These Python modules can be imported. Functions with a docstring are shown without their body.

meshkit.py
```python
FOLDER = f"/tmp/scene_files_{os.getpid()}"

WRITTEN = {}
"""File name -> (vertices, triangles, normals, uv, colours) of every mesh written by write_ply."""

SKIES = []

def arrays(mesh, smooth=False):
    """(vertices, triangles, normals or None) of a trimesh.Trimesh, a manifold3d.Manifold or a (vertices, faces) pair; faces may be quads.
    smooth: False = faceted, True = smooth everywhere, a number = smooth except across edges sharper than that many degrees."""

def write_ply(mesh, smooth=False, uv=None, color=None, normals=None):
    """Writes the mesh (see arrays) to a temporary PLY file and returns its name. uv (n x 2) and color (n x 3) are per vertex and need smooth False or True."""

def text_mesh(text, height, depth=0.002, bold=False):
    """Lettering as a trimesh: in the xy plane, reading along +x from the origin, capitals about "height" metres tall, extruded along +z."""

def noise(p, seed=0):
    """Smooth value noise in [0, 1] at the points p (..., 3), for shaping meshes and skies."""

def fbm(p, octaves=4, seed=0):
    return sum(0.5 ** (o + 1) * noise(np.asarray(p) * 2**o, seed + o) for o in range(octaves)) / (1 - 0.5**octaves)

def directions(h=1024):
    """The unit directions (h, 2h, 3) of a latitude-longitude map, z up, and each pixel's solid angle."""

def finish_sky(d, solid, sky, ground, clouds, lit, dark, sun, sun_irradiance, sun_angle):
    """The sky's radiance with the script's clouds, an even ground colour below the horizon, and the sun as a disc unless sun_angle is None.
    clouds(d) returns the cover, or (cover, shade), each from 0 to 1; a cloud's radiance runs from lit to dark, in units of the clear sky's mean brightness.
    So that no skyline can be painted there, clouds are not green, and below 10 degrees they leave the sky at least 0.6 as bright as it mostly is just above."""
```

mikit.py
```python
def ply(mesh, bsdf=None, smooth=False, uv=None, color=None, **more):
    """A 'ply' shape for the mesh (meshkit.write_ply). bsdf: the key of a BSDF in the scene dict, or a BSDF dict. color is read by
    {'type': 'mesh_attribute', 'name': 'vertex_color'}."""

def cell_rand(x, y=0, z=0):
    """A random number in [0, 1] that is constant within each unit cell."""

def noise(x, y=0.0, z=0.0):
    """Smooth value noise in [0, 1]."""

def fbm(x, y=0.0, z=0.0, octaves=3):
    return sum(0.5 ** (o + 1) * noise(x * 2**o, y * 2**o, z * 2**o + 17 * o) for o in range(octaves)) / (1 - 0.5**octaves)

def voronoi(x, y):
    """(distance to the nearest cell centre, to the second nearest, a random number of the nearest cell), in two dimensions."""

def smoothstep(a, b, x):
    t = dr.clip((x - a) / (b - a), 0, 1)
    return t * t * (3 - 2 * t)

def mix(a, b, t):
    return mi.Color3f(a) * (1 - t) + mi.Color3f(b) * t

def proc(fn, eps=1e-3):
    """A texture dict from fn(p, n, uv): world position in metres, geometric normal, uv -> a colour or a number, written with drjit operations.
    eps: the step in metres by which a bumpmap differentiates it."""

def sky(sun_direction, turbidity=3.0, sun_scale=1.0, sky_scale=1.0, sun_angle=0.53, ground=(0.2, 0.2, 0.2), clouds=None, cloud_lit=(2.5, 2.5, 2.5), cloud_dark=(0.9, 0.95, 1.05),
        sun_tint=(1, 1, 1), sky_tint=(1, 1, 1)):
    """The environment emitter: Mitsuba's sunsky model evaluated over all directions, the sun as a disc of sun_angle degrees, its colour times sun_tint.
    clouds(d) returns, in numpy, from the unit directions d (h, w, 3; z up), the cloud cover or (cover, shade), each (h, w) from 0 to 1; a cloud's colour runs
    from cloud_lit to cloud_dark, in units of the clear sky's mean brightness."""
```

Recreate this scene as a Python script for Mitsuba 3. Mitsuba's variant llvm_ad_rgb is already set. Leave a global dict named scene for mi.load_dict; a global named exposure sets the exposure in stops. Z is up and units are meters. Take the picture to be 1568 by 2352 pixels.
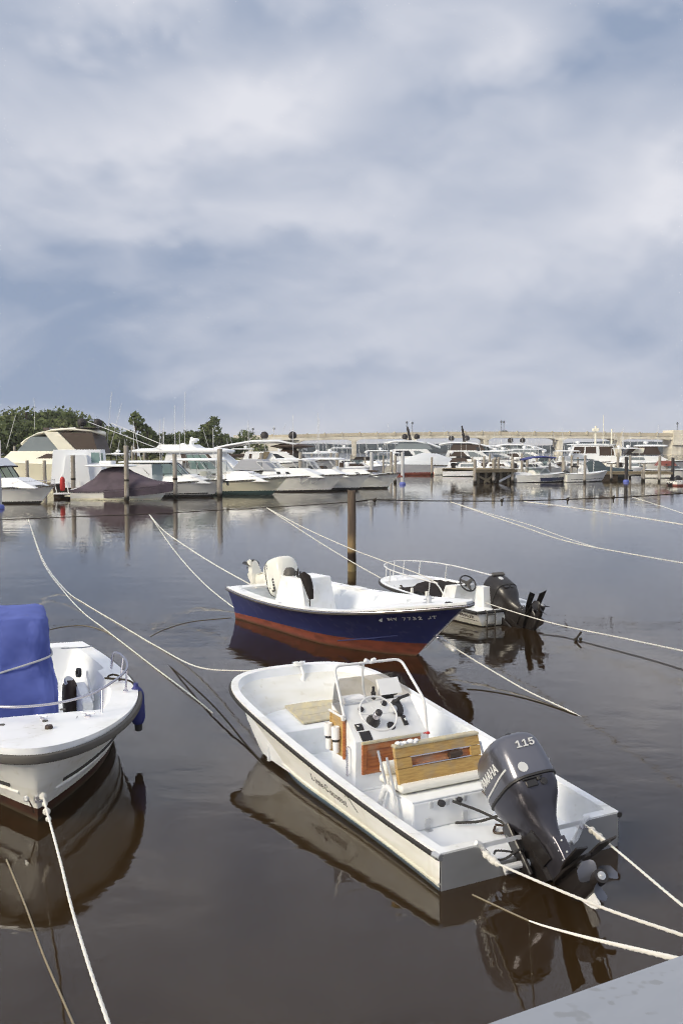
import math, random
import numpy as np, trimesh, shapely, mitsuba as mi, drjit as dr, mikit, meshkit
from shapely.geometry import Polygon, box as sbox
from shapely.ops import unary_union
from scipy.spatial import Delaunay
from mikit import noise, fbm, smoothstep, mix, proc

scene, labels = {}, {}
rng = np.random.default_rng(7)

# ------------------------------------------------------------------ camera, sky, exposure
EYE_Z, FPX, CX, CY, HZ = 3.6, 2250.0, 784.0, 1176.0, 1025.0     # the photograph measured on a 1568 x 2352 grid
PITCH = math.atan((CY - HZ) / FPX)
CP, SP = math.cos(PITCH), math.sin(PITCH)
scene['camera'] = {'type': 'perspective', 'fov': math.degrees(2 * math.atan(784.0 / FPX)), 'fov_axis': 'x', 'near_clip': 0.05, 'far_clip': 60000.0,
                   'to_world': mi.ScalarTransform4f().look_at(origin=[0, 0, EYE_Z], target=[0, CP, EYE_Z - SP], up=[0, 0, 1])}
exposure = 3.08


def clouds(d):
    az = np.arctan2(d[..., 0], d[..., 1])
    w = np.stack([meshkit.fbm(d * [4, 4, 6] + 7.7 * i, 3, 5 + i) for i in range(3)], -1) - 0.5
    n1 = meshkit.fbm(d * [3.0, 3.0, 5.0] + w * 0.8 + 11.7, 4, 2)
    n2 = meshkit.fbm(d * [6.5, 6.5, 11.0] + w * 1.3 + 4.3, 6, 9)
    bl = 1 - np.abs(2 * meshkit.fbm(d * [5.0, 5.0, 9.0] + w * 1.6 + 21.3, 5, 14) - 1) * 2.2
    n3 = meshkit.fbm(d * [24.0, 24.0, 40.0] + w * 3.0 + 1.3, 4, 3)
    e = np.degrees(np.arcsin(np.clip(d[..., 2], 0, 1)))
    a = np.degrees(az) + 16 * w[..., 0] + 5 * (n3 - 0.5)
    e2 = e + 8 * w[..., 1] + 4 * (n3 - 0.5)

    def blob(a0, e0, sa, se, tilt=0.0):
        x, y = (a - a0), (e2 - e0) - tilt * (a - a0)
        return np.exp(-(x / sa) ** 2 - (y / se) ** 2)
    lit = 0.43 + 0.40 * (n1 - 0.5) + 0.56 * (n2 - 0.5) + 0.24 * (bl - 0.55) + 0.30 * (n3 - 0.5)
    lit = lit + 0.36 * blob(-11.5, 23.6, 5.5, 2.0, -.05) + 0.46 * blob(-3.4, 18.4, 4.2, 2.0, .1) + 0.30 * blob(-10, 16.0, 7, 2.2, .05) + 0.24 * blob(12, 22, 4.5, 1.6, .1)
    lit = lit + 0.42 * blob(18, 13.6, 4.5, 1.8, .1) + 0.24 * blob(11, 11, 9, 1.8, .1) + 0.14 * blob(-2, 12, 5, .8)
    lit = lit - 0.46 * blob(-17, 7.2, 8.0, 3.2) - 0.18 * blob(-8.5, 10.2, 4, .9, -.1) - 0.26 * blob(-2.5, 22.8, 4, 1.8, -.1) - 0.20 * blob(-12, 20.2, 7, .9) - 0.26 * blob(9.4, 18.6, 8, 1.0, .1) - 0.3 * blob(19, 23, 3.5, 1.5)
    lit = lit - 0.22 * blob(-6, 3.6, 12, 1.5) + 0.16 * blob(-2, 1.3, 7, .9)
    lit = lit + 0.55 * np.clip((e - 34) / 40, 0, 1)          # a thinner, brighter layer overhead
    return 1.0 + 0 * e, np.clip(1.0 - lit, 0, 1)


SUN = np.array([-0.70, -0.56, 0.50])
scene['daylight'] = mikit.sky(SUN.tolist(), turbidity=3.0, sun_scale=0.31, sun_angle=22, sky_scale=1.0, clouds=clouds,
                              cloud_lit=(1.19, 1.21, 1.31), cloud_dark=(0.46, 0.575, 0.80), sun_tint=(0.85, 0.97, 1.16), ground=(0.10, 0.09, 0.08))


# ------------------------------------------------------------------ helpers
def at(px, py, z=0.0):
    """World point at height z seen at a pixel of the 1568 x 2352 grid."""
    d = np.array([(px - CX), CP * FPX + SP * (CY - py), -SP * FPX + CP * (CY - py)])
    return np.array([0, 0, EYE_Z]) + d * ((z - EYE_Z) / d[2])


def at_depth(px, py, y):
    d = np.array([(px - CX), CP * FPX + SP * (CY - py), -SP * FPX + CP * (CY - py)])
    return np.array([0, 0, EYE_Z]) + d * (y / d[1])


def frame(o, deg):
    a = math.radians(deg)
    m = np.eye(4)
    m[:3, 0], m[:3, 1] = [math.cos(a), math.sin(a), 0], [-math.sin(a), math.cos(a), 0]
    m[:3, 3] = [o[0], o[1], o[2] if len(o) > 2 else 0]
    return m


def tf(mesh, m):
    v, f, _ = meshkit.arrays(mesh)
    f = f[:, ::-1] if np.linalg.det(m[:3, :3]) < 0 else f
    return trimesh.Trimesh(v @ m[:3, :3].T + m[:3, 3], f, process=False)


def shift(mesh, x=0, y=0, z=0):
    m = np.eye(4)
    m[:3, 3] = [x, y, z]
    return tf(mesh, m)


used = {}


def fresh(name):
    n = used.get(name, 0)
    used[name] = n + 1
    return name if n == 0 else f'{name}_{n:03d}'


class Thing:
    """One top-level object; parts are meshes in its own frame."""
    def __init__(self, name, label, cat, m=None, group=None, kind=None):
        self.key, self.m, self.warp = fresh(name), np.eye(4) if m is None else m, None
        labels[self.key] = {'label': label, 'category': cat}
        if group:
            labels[self.key]['group'] = group
        if kind:
            labels[self.key] = {k: v for k, v in {'label': label, 'kind': kind}.items() if v}

    def part(self, name, mesh, mat, smooth=35, under=None, label=None, kind=None):
        key = fresh((under or self.key) + '__' + name)
        if self.warp is not None:
            v, f, _ = meshkit.arrays(mesh)
            mesh = trimesh.Trimesh(self.warp(np.array(v)), f, process=False)
        scene[key] = mikit.ply(tf(mesh, self.m), mat, smooth)
        if label or kind:
            labels[key] = {k: v for k, v in (('label', label), ('kind', kind)) if v}
        return key

    def holder(self, name, under=None):
        return fresh((under or self.key) + '__' + name)

    def body(self, mesh, mat, smooth=35):
        scene[self.key] = mikit.ply(tf(mesh, self.m), mat, smooth)
        return self


def cat(*ms):
    return trimesh.util.concatenate([m if isinstance(m, trimesh.Trimesh) else trimesh.Trimesh(*meshkit.arrays(m)[:2], process=False) for m in ms])


def cbox(lo, hi, c=0.0):
    lo, hi = np.minimum(lo, hi).astype(float), np.maximum(lo, hi).astype(float)
    c = min(c, 0.45 * (hi - lo).min())
    if c <= 0:
        b = trimesh.creation.box(hi - lo)
        b.apply_translation((lo + hi) / 2)
        return b
    p = []
    for s in np.ndindex(2, 2, 2):
        k = np.where(s, hi, lo)
        g = np.where(s, -1, 1) * c
        p += [k + g * [1, 1, 0], k + g * [1, 0, 1], k + g * [0, 1, 1]]
    return trimesh.convex.convex_hull(np.array(p))


def hexa(bottom, top):
    """Convex solid from its corners."""
    return trimesh.convex.convex_hull(np.vstack([bottom, top]))


def smooth_path(p, n=8, closed=False):
    """Catmull-Rom through the points."""
    p = np.asarray(p, float)
    q = np.vstack([p[-1], p, p[:2]]) if closed else np.vstack([2 * p[0] - p[1], p, 2 * p[-1] - p[-2]])
    out = []
    for i in range(1, len(q) - 2):
        for t in np.linspace(0, 1, n, endpoint=False):
            a, b, c, d = q[i - 1:i + 3]
            out.append(0.5 * (2 * b + (c - a) * t + (2 * a - 5 * b + 4 * c - d) * t * t + (3 * b - a - 3 * c + d) * t ** 3))
    if not closed:
        out.append(q[-2])
    return np.array(out)


def fillet(p, r, n=5):
    """Polyline with its inner corners rounded."""
    p = np.asarray(p, float)
    out = [p[0]]
    for a, b, c in zip(p[:-2], p[1:-1], p[2:]):
        u, v = a - b, c - b
        k = min(r, 0.45 * np.linalg.norm(u), 0.45 * np.linalg.norm(v))
        s, e = b + u / np.linalg.norm(u) * k, b + v / np.linalg.norm(v) * k
        for t in np.linspace(0, 1, n):
            out.append((1 - t) ** 2 * s + 2 * t * (1 - t) * b + t * t * e)
    return np.array(out + [p[-1]])


def sweep(p, prof, closed=False, up=None):
    """Sweeps a closed profile (k x 2: side, up) along a path."""
    p = np.asarray(p, float)
    t = np.roll(p, -1, 0) - np.roll(p, 1, 0) if closed else np.gradient(p, axis=0)
    t /= np.linalg.norm(t, axis=1, keepdims=True) + 1e-12
    if up is not None:
        a = np.cross(t, np.asarray(up, float))
        a /= np.linalg.norm(a, axis=1, keepdims=True) + 1e-12
    else:
        a = np.zeros_like(t)
        s = np.cross(t[0], [0, 0, 1.0] if abs(t[0, 2]) < 0.9 else [1.0, 0, 0])
        for i in range(len(p)):
            s = s - t[i] * (s @ t[i])
            s /= np.linalg.norm(s) + 1e-12
            a[i] = s
    b = np.cross(a, t)
    prof = np.asarray(prof, float)
    v = p[:, None] + prof[None, :, :1] * a[:, None] + prof[None, :, 1:] * b[:, None]
    n, k = len(p), len(prof)
    i, j = np.meshgrid(np.arange(n if closed else n - 1), np.arange(k), indexing='ij')
    i2, j2 = (i + 1) % n, (j + 1) % k
    q = np.stack([i * k + j, i * k + j2, i2 * k + j2, i2 * k + j], -1).reshape(-1, 4)
    v = v.reshape(-1, 3)
    f = np.vstack([q[:, [0, 1, 2]], q[:, [0, 2, 3]]])
    if not closed:
        v = np.vstack([v, p[0], p[-1]])
        jj = np.arange(k)
        f = np.vstack([f, np.stack([jj * 0 + n * k, (jj + 1) % k, jj], 1), np.stack([jj * 0 + n * k + 1, (n - 1) * k + jj, (n - 1) * k + (jj + 1) % k], 1)])
    m = trimesh.Trimesh(v, f, process=False)
    if m.volume < 0:
        m.invert()
    return m


def circle(r, k=8, ry=None):
    a = np.arange(k) * 2 * np.pi / k
    return np.stack([r * np.cos(a), (ry or r) * np.sin(a)], 1)


def tube(p, r, k=8, closed=False):
    return sweep(p, circle(r, k), closed)


def rod(a, b, r, k=8):
    return tube(np.array([a, b], float), r, k)


def loft(rings, caps=True):
    """Skins rings of equal counts."""
    rings = np.asarray(rings, float)
    n, k = rings.shape[:2]
    v = rings.reshape(-1, 3)
    i, j = np.meshgrid(np.arange(n - 1), np.arange(k), indexing='ij')
    q = np.stack([i * k + j, i * k + (j + 1) % k, (i + 1) * k + (j + 1) % k, (i + 1) * k + j], -1).reshape(-1, 4)
    f = np.vstack([q[:, [0, 1, 2]], q[:, [0, 2, 3]]])
    if caps:
        v = np.vstack([v, rings[0].mean(0), rings[-1].mean(0)])
        jj = np.arange(k)
        f = np.vstack([f, np.stack([jj * 0 + n * k, (jj + 1) % k, jj], 1), np.stack([jj * 0 + n * k + 1, (n - 1) * k + jj, (n - 1) * k + (jj + 1) % k], 1)])
    m = trimesh.Trimesh(v, f, process=False)
    if caps and m.volume < 0:
        m.invert()
    return m


def sring(cx, cy, z, rx, ry, e=3.0, k=32):
    """Superellipse ring in a horizontal plane."""
    a = np.arange(k) * 2 * np.pi / k
    c, s = np.cos(a), np.sin(a)
    return np.stack([cx + rx * np.sign(c) * abs(c) ** (2 / e), cy + ry * np.sign(s) * abs(s) ** (2 / e), 0 * a + z], 1)


def lathe(prof, k=20):
    """Revolves (r, z) about z."""
    a = np.arange(k) * 2 * np.pi / k
    return loft([np.stack([max(r, 1e-4) * np.cos(a), max(r, 1e-4) * np.sin(a), 0 * a + z], 1) for r, z in prof])


def aim(o, z, x=None):
    """Matrix that puts the local z axis along z."""
    z = np.asarray(z, float) / np.linalg.norm(z)
    x = np.asarray(x if x is not None else ([1, 0, 0] if abs(z[0]) < 0.9 else [0, 1, 0]), float)
    x = x - z * (x @ z)
    x /= np.linalg.norm(x)
    m = np.eye(4)
    m[:3, 0], m[:3, 1], m[:3, 2], m[:3, 3] = x, np.cross(z, x), z, o
    return m


def extrude(poly, h, m=None):
    g = trimesh.creation.extrude_polygon(poly, h, engine='earcut')
    return tf(g, m) if m is not None else g


def fill(poly, zf, sp=0.1):
    """A shapely area as a surface at height zf(x, y)."""
    out = []
    for g in getattr(poly, 'geoms', [poly]):
        if g.area < 1e-5:
            continue
        s = shapely.segmentize(g, sp)
        p = [np.array(s.exterior.coords)[:-1]] + [np.array(r.coords)[:-1] for r in s.interiors]
        x0, y0, x1, y1 = g.bounds
        gx, gy = np.meshgrid(np.arange(x0, x1, sp), np.arange(y0, y1, sp))
        inner = g.buffer(-0.4 * sp)
        on = shapely.contains_xy(inner, gx.ravel(), gy.ravel()) if not inner.is_empty else np.zeros(gx.size, bool)
        p = np.vstack(p + [np.stack([gx.ravel()[on], gy.ravel()[on]], 1)])
        t = Delaunay(p).simplices
        c = p[t].mean(1)
        t = t[shapely.contains_xy(g.buffer(1e-6), c[:, 0], c[:, 1])]
        e1, e2 = p[t[:, 1]] - p[t[:, 0]], p[t[:, 2]] - p[t[:, 0]]
        cr = e1[:, 0] * e2[:, 1] - e1[:, 1] * e2[:, 0]
        t = t[np.abs(cr) > 1e-9]
        cr = cr[np.abs(cr) > 1e-9]
        t = np.where((cr < 0)[:, None], t[:, ::-1], t)
        out.append(trimesh.Trimesh(np.column_stack([p, zf(p[:, 0], p[:, 1]) + 0 * p[:, 0]]), t, process=False))
    return cat(*out)


def wall(coords, zt, zb, skip=None):
    """Upright strip along a closed plan curve."""
    c = np.asarray(coords, float)
    top, bot = zt(c[:, 0], c[:, 1]) + 0 * c[:, 0], zb(c[:, 0], c[:, 1]) + 0 * c[:, 0]
    v = np.vstack([np.column_stack([c, top]), np.column_stack([c, bot])])
    n = len(c)
    f = []
    for i in range(n - 1):
        if skip is not None and skip(c[i], c[i + 1]):
            continue
        f += [[i, i + 1, n + i + 1], [i, n + i + 1, n + i]]
    return trimesh.Trimesh(v, np.array(f), process=False)


def text_on(text, h, m, depth=0.003, bold=True, squash=1.0, slant=0.0):
    """Lettering: reading along m's x, up its y, standing out along its z; centred on m."""
    g = meshkit.text_mesh(text, h, depth, bold)
    v = np.array(g.vertices)
    v[:, 0] = (v[:, 0] - (v[:, 0].min() + v[:, 0].max()) / 2) * squash + slant * v[:, 1]
    v[:, 1] -= h / 2
    return tf(trimesh.Trimesh(v, g.faces, process=False), m)


def sphere(c, r, sub=2, sz=1.0):
    s = trimesh.creation.icosphere(sub, r)
    s.vertices = s.vertices * [1, 1, sz] + np.asarray(c, float)
    return s


# ------------------------------------------------------------------ materials
def two(b):
    return {'type': 'twosided', 'nested': b}


def rgb(*c):
    return {'type': 'rgb', 'value': list(c)}


def coat(key, c, rough=0.25, spec=0.5, **more):
    scene[key] = two({'type': 'principled', 'base_color': c if isinstance(c, dict) else rgb(*c), 'roughness': rough, 'specular': spec, **more})


def gelcoat(p, n, uv):
    s = fbm(p.x * 3.1, p.y * 3.1, p.z * 3.1, 4)
    g = fbm(p.x * 19.0, p.y * 19.0, p.z * 7.0, 3)
    c = mix((0.82, 0.83, 0.83), (0.73, 0.73, 0.70), smoothstep(0.42, 0.75, s))
    return mix(c, (0.55, 0.51, 0.42), 0.45 * smoothstep(0.60, 0.80, g) * smoothstep(0.40, 0.66, s))


def topside(p, n, uv):
    s = fbm(p.x * 2.0, p.y * 2.0, p.z * 9.0, 3)
    c = mix((0.80, 0.80, 0.765), (0.73, 0.72, 0.65), smoothstep(0.35, 0.75, s))
    drip = fbm(p.x * 14.0, p.y * 14.0, p.z * 1.2, 3)
    c = mix(c, (0.58, 0.53, 0.40), 0.35 * smoothstep(0.58, 0.78, drip))
    return mix(c, (0.42, 0.38, 0.24), 0.55 * (1 - smoothstep(0.02, 0.16, p.z + 0.05 * (s - 0.5))))


def liner(p, n, uv):
    s = fbm(p.x * 4.0, p.y * 4.0, p.z * 4.0, 4)
    g = fbm(p.x * 26.0, p.y * 26.0, p.z * 26.0, 2)
    c = mix((0.80, 0.82, 0.84), (0.73, 0.75, 0.75), smoothstep(0.4, 0.75, s))
    return mix(c, (0.55, 0.53, 0.48), 0.3 * smoothstep(0.62, 0.85, g) * smoothstep(0.45, 0.65, s))


def blue_hull(p, n, uv):
    s = fbm(p.x * 2.3, p.y * 2.3, p.z * 5.0, 4)
    c = mix((0.020, 0.026, 0.105), (0.032, 0.040, 0.130), s)
    return mix(c, (0.11, 0.11, 0.17), 0.20 * smoothstep(0.58, 0.8, fbm(p.x * 11.0, p.y * 11.0, p.z * 2.0, 3)))


def antifoul(base, dark):
    def fn(p, n, uv):
        s = fbm(p.x * 5.0, p.y * 5.0, p.z * 9.0, 4)
        c = mix(base, dark, smoothstep(0.35, 0.75, s))
        return mix(c, (0.06, 0.055, 0.03), 0.75 * (1 - smoothstep(-0.01, 0.07, p.z + 0.05 * (s - 0.5))))
    return fn


def old_wood(a, b, fx, fy, fz):
    def fn(p, n, uv):
        g = fbm(p.x * fx, p.y * fy, p.z * fz, 4)
        s = fbm(p.x * 6.0 + 5, p.y * 6.0, p.z * 6.0, 3)
        return mix(mix(a, b, smoothstep(0.3, 0.7, g)), (0.30, 0.26, 0.20), 0.55 * smoothstep(0.5, 0.8, s))
    return fn


def piling_wood(p, n, uv):
    g = fbm(p.x * 30.0, p.y * 30.0, p.z * 1.6, 4)
    s = fbm(p.x * 3.0, p.y * 3.0, p.z * 2.2, 3)
    c = mix((0.42, 0.39, 0.345), (0.25, 0.225, 0.19), smoothstep(0.3, 0.75, g))
    c = mix(c, (0.27, 0.235, 0.17), 0.6 * smoothstep(0.4, 0.7, s))
    return mix((0.022, 0.019, 0.014), c, smoothstep(0.16, 0.42, p.z + 0.22 * (s - 0.5)))


def tan_piling(p, n, uv):
    g = fbm(p.x * 40.0, p.y * 40.0, p.z * 1.6, 4)
    s = fbm(p.x * 4.0, p.y * 4.0, p.z * 2.6, 3)
    c = mix((0.150, 0.112, 0.082), (0.085, 0.064, 0.048), smoothstep(0.3, 0.75, g))
    h = p.z + 0.16 * (s - 0.5)
    c = mix(mix((0.33, 0.235, 0.115), (0.20, 0.14, 0.075), g), c, smoothstep(0.80, 1.15, h))
    c = mix((0.030, 0.020, 0.014), c, smoothstep(0.50, 0.60, h))
    return mix(mix((0.26, 0.20, 0.09), (0.16, 0.12, 0.06), g), c, smoothstep(0.20, 0.30, h))


def concrete(p, n, uv):
    s = fbm(p.x * 0.12, p.y * 0.12, p.z * 0.9, 4)
    d = fbm(p.x * 0.5, p.y * 0.5, p.z * 0.06, 3)
    return mix(mix((0.74, 0.70, 0.59), (0.64, 0.59, 0.48), smoothstep(0.35, 0.7, s)), (0.38, 0.34, 0.26), 0.5 * smoothstep(0.5, 0.8, d))


def canvas(a, b):
    def fn(p, n, uv):
        s = fbm(p.x * 2.4, p.y * 2.4, p.z * 2.4, 4)
        return mix(a, b, smoothstep(0.3, 0.75, s))
    return fn


def ripple(p, n, uv):
    # calm harbour water: broad lazy swell plus fine wind patches (height in metres)
    patch = smoothstep(0.40, 0.70, fbm(p.x * 0.085, p.y * 0.05, 0.0, 3))
    a = fbm(p.x * 1.1 + 3.0, p.y * 1.9, 0.0, 2) * 0.0062
    b = fbm(p.x * 4.5, p.y * 7.5 + 9.0, 0.0, 2) * (0.0006 + 0.0012 * patch)
    c = noise(p.x * 14.0 + 5.0, p.y * 24.0, 0.0) * (0.0002 + 0.0002 * patch)
    return a + b + c


def water_body(p, n, uv):
    s = fbm(p.x * 0.6, p.y * 0.35, 0.0, 3)
    return mix((0.0275, 0.0150, 0.0055), (0.0345, 0.0210, 0.0088), s)


scene['water_surface'] = {'type': 'bumpmap', 'arbitrary': proc(ripple, 4e-3), 'scale': 1.0,
                          'bsdf': {'type': 'plastic', 'int_ior': 1.5, 'ext_ior': 1.0, 'nonlinear': False, 'diffuse_reflectance': proc(water_body)}}
coat('gelcoat', proc(gelcoat), 0.28)
coat('topside', proc(topside), 0.22)
coat('liner', proc(liner), 0.40)
coat('transom_grey', proc(lambda p, n, uv: mix((0.27, 0.27, 0.275), (0.20, 0.20, 0.195), fbm(p.x * 3.0, p.y * 3.0, p.z * 5.0, 4))), 0.35)
coat('far_white', (0.78, 0.79, 0.79), 0.30)
coat('far_cream', (0.78, 0.75, 0.62), 0.30)
coat('hull_white', (0.78, 0.77, 0.71), 0.25)
coat('hull_cream', (0.76, 0.72, 0.54), 0.25)
coat('blue_hull', proc(blue_hull), 0.20, clearcoat=0.3)
coat('red_bottom', proc(antifoul((0.20, 0.052, 0.030), (0.135, 0.040, 0.025))), 0.6)
coat('blue_bottom', proc(antifoul((0.075, 0.14, 0.23), (0.055, 0.09, 0.13))), 0.6)
coat('brown_bottom', proc(antifoul((0.055, 0.020, 0.009), (0.035, 0.015, 0.008))), 0.6)
coat('dark_bottom', (0.035, 0.032, 0.028), 0.6)
coat('green_bottom', (0.050, 0.085, 0.080), 0.5)
coat('red_boot', (0.20, 0.055, 0.040), 0.5)
coat('black_rubber', (0.030, 0.028, 0.026), 0.55)
coat('grey_rubber', (0.085, 0.078, 0.068), 0.6)
coat('black_plastic', (0.022, 0.020, 0.020), 0.35)
coat('brown_dark', (0.045, 0.026, 0.016), 0.5)
coat('navy', (0.020, 0.026, 0.060), 0.25)
scene['steel'] = two({'type': 'roughconductor', 'material': 'Cr', 'alpha': 0.16})
coat('alloy', (0.60, 0.61, 0.62), 0.35, metallic=0.7)
coat('prop_grey', (0.12, 0.125, 0.15), 0.30, 0.5, metallic=0.5)
coat('pale_pipe', (0.70, 0.70, 0.69), 0.30)
scene['tinted_acrylic'] = {'type': 'thindielectric', 'int_ior': 1.49, 'specular_transmittance': rgb(0.42, 0.40, 0.38)}
scene['clear_acrylic'] = {'type': 'thindielectric', 'int_ior': 1.49, 'specular_transmittance': rgb(0.80, 0.82, 0.82)}
scene['boat_glass'] = {'type': 'thindielectric', 'int_ior': 1.5, 'specular_transmittance': rgb(0.42, 0.50, 0.50)}
coat('dark_window', (0.018, 0.020, 0.020), 0.08, 0.7)
coat('brown_window', (0.055, 0.034, 0.020), 0.12, 0.6)
coat('teal_window', (0.20, 0.30, 0.28), 0.12, 0.6)
coat('grey_window', (0.20, 0.23, 0.24), 0.12, 0.6)
coat('teak_orange', proc(old_wood((0.42, 0.145, 0.035), (0.30, 0.085, 0.022), 9, 9, 60)), 0.35)
coat('teak_yellow', proc(old_wood((0.50, 0.325, 0.105), (0.40, 0.235, 0.070), 12, 12, 70)), 0.5)
coat('grey_plank', proc(old_wood((0.54, 0.47, 0.29), (0.46, 0.42, 0.32), 26, 5, 5)), 0.6)
coat('piling_wood', proc(piling_wood), 0.8, 0.2)
coat('tan_piling', proc(tan_piling), 0.8, 0.2)
coat('dock_wood', (0.20, 0.165, 0.11), 0.8, 0.2)
coat('dock_dark', (0.050, 0.038, 0.026), 0.8, 0.2)
coat('pile_sleeve', (0.50, 0.50, 0.50), 0.5)
coat('pile_dark', (0.024, 0.020, 0.021), 0.6)
coat('float_blue', (0.10, 0.13, 0.42), 0.5)
coat('concrete', proc(concrete), 0.8, 0.2)
coat('parapet_concrete', (0.52, 0.465, 0.35), 0.8, 0.2)
coat('blue_canvas', proc(canvas((0.092, 0.122, 0.375), (0.052, 0.072, 0.255))), 0.75, 0.25, sheen=0.4)
coat('plum_canvas', proc(canvas((0.112, 0.088, 0.108), (0.078, 0.062, 0.076))), 0.8, 0.2)
coat('grey_canvas', (0.36, 0.37, 0.40), 0.8, 0.2)
coat('pale_canvas', (0.62, 0.65, 0.68), 0.8, 0.2)
coat('white_canvas', (0.76, 0.78, 0.80), 0.7, 0.2)
coat('black_canvas', (0.020, 0.016, 0.014), 0.8, 0.2)
coat('teal_canvas', (0.055, 0.075, 0.085), 0.8, 0.2)
coat('vinyl', (0.76, 0.74, 0.66), 0.5)
coat('white_rope', (0.66, 0.64, 0.58), 0.9, 0.1)
coat('tan_rope', (0.24, 0.205, 0.145), 0.9, 0.1)
coat('dark_rope', (0.040, 0.034, 0.026), 0.9, 0.1)
coat('engine_grey', (0.165, 0.165, 0.19), 0.22, 0.6, metallic=0.7, clearcoat=0.8, clearcoat_gloss=0.9)
coat('engine_dark', (0.058, 0.055, 0.068), 0.18, 0.6, metallic=0.6, clearcoat=0.6)
coat('engine_black', (0.016, 0.013, 0.012), 0.32, 0.5, clearcoat=0.4)
coat('engine_white', (0.72, 0.71, 0.64), 0.3)
coat('decal_silver', (0.62, 0.62, 0.60), 0.3)
coat('decal_dark', (0.035, 0.032, 0.035), 0.5)
coat('red_plastic', (0.50, 0.035, 0.03), 0.4)
coat('fender_blue', (0.030, 0.035, 0.17), 0.5)
coat('foam_white', (0.80, 0.80, 0.79), 0.6)
coat('rail_paint', proc(lambda p, n, uv: mix(mix((0.325, 0.345, 0.385), (0.265, 0.285, 0.32), fbm(p.x * 7.0 - p.y * 12.0, p.x * 3.0 + p.y * 2.0, p.z * 9.0, 4)), (0.20, 0.205, 0.21), 0.55 * smoothstep(0.66, 0.80, fbm(p.x * 34.0, p.y * 34.0, p.z * 20.0, 3)))), 0.45)
coat('bark', (0.07, 0.055, 0.04), 0.9, 0.1)
for i, c in enumerate([((0.105, 0.135, 0.060), (0.19, 0.225, 0.105)), ((0.078, 0.102, 0.050), (0.145, 0.170, 0.082)), ((0.13, 0.16, 0.070), (0.225, 0.245, 0.12))]):
    scene[f'leaf_{i}'] = {'type': 'principledthin', 'base_color': proc(lambda p, n, uv, c=c: mix(c[0], c[1], fbm(p.x * 0.45, p.y * 0.45, p.z * 0.45, 3))), 'roughness': 0.7, 'diff_trans': 0.5, 'spec_trans': 0.0}
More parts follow.
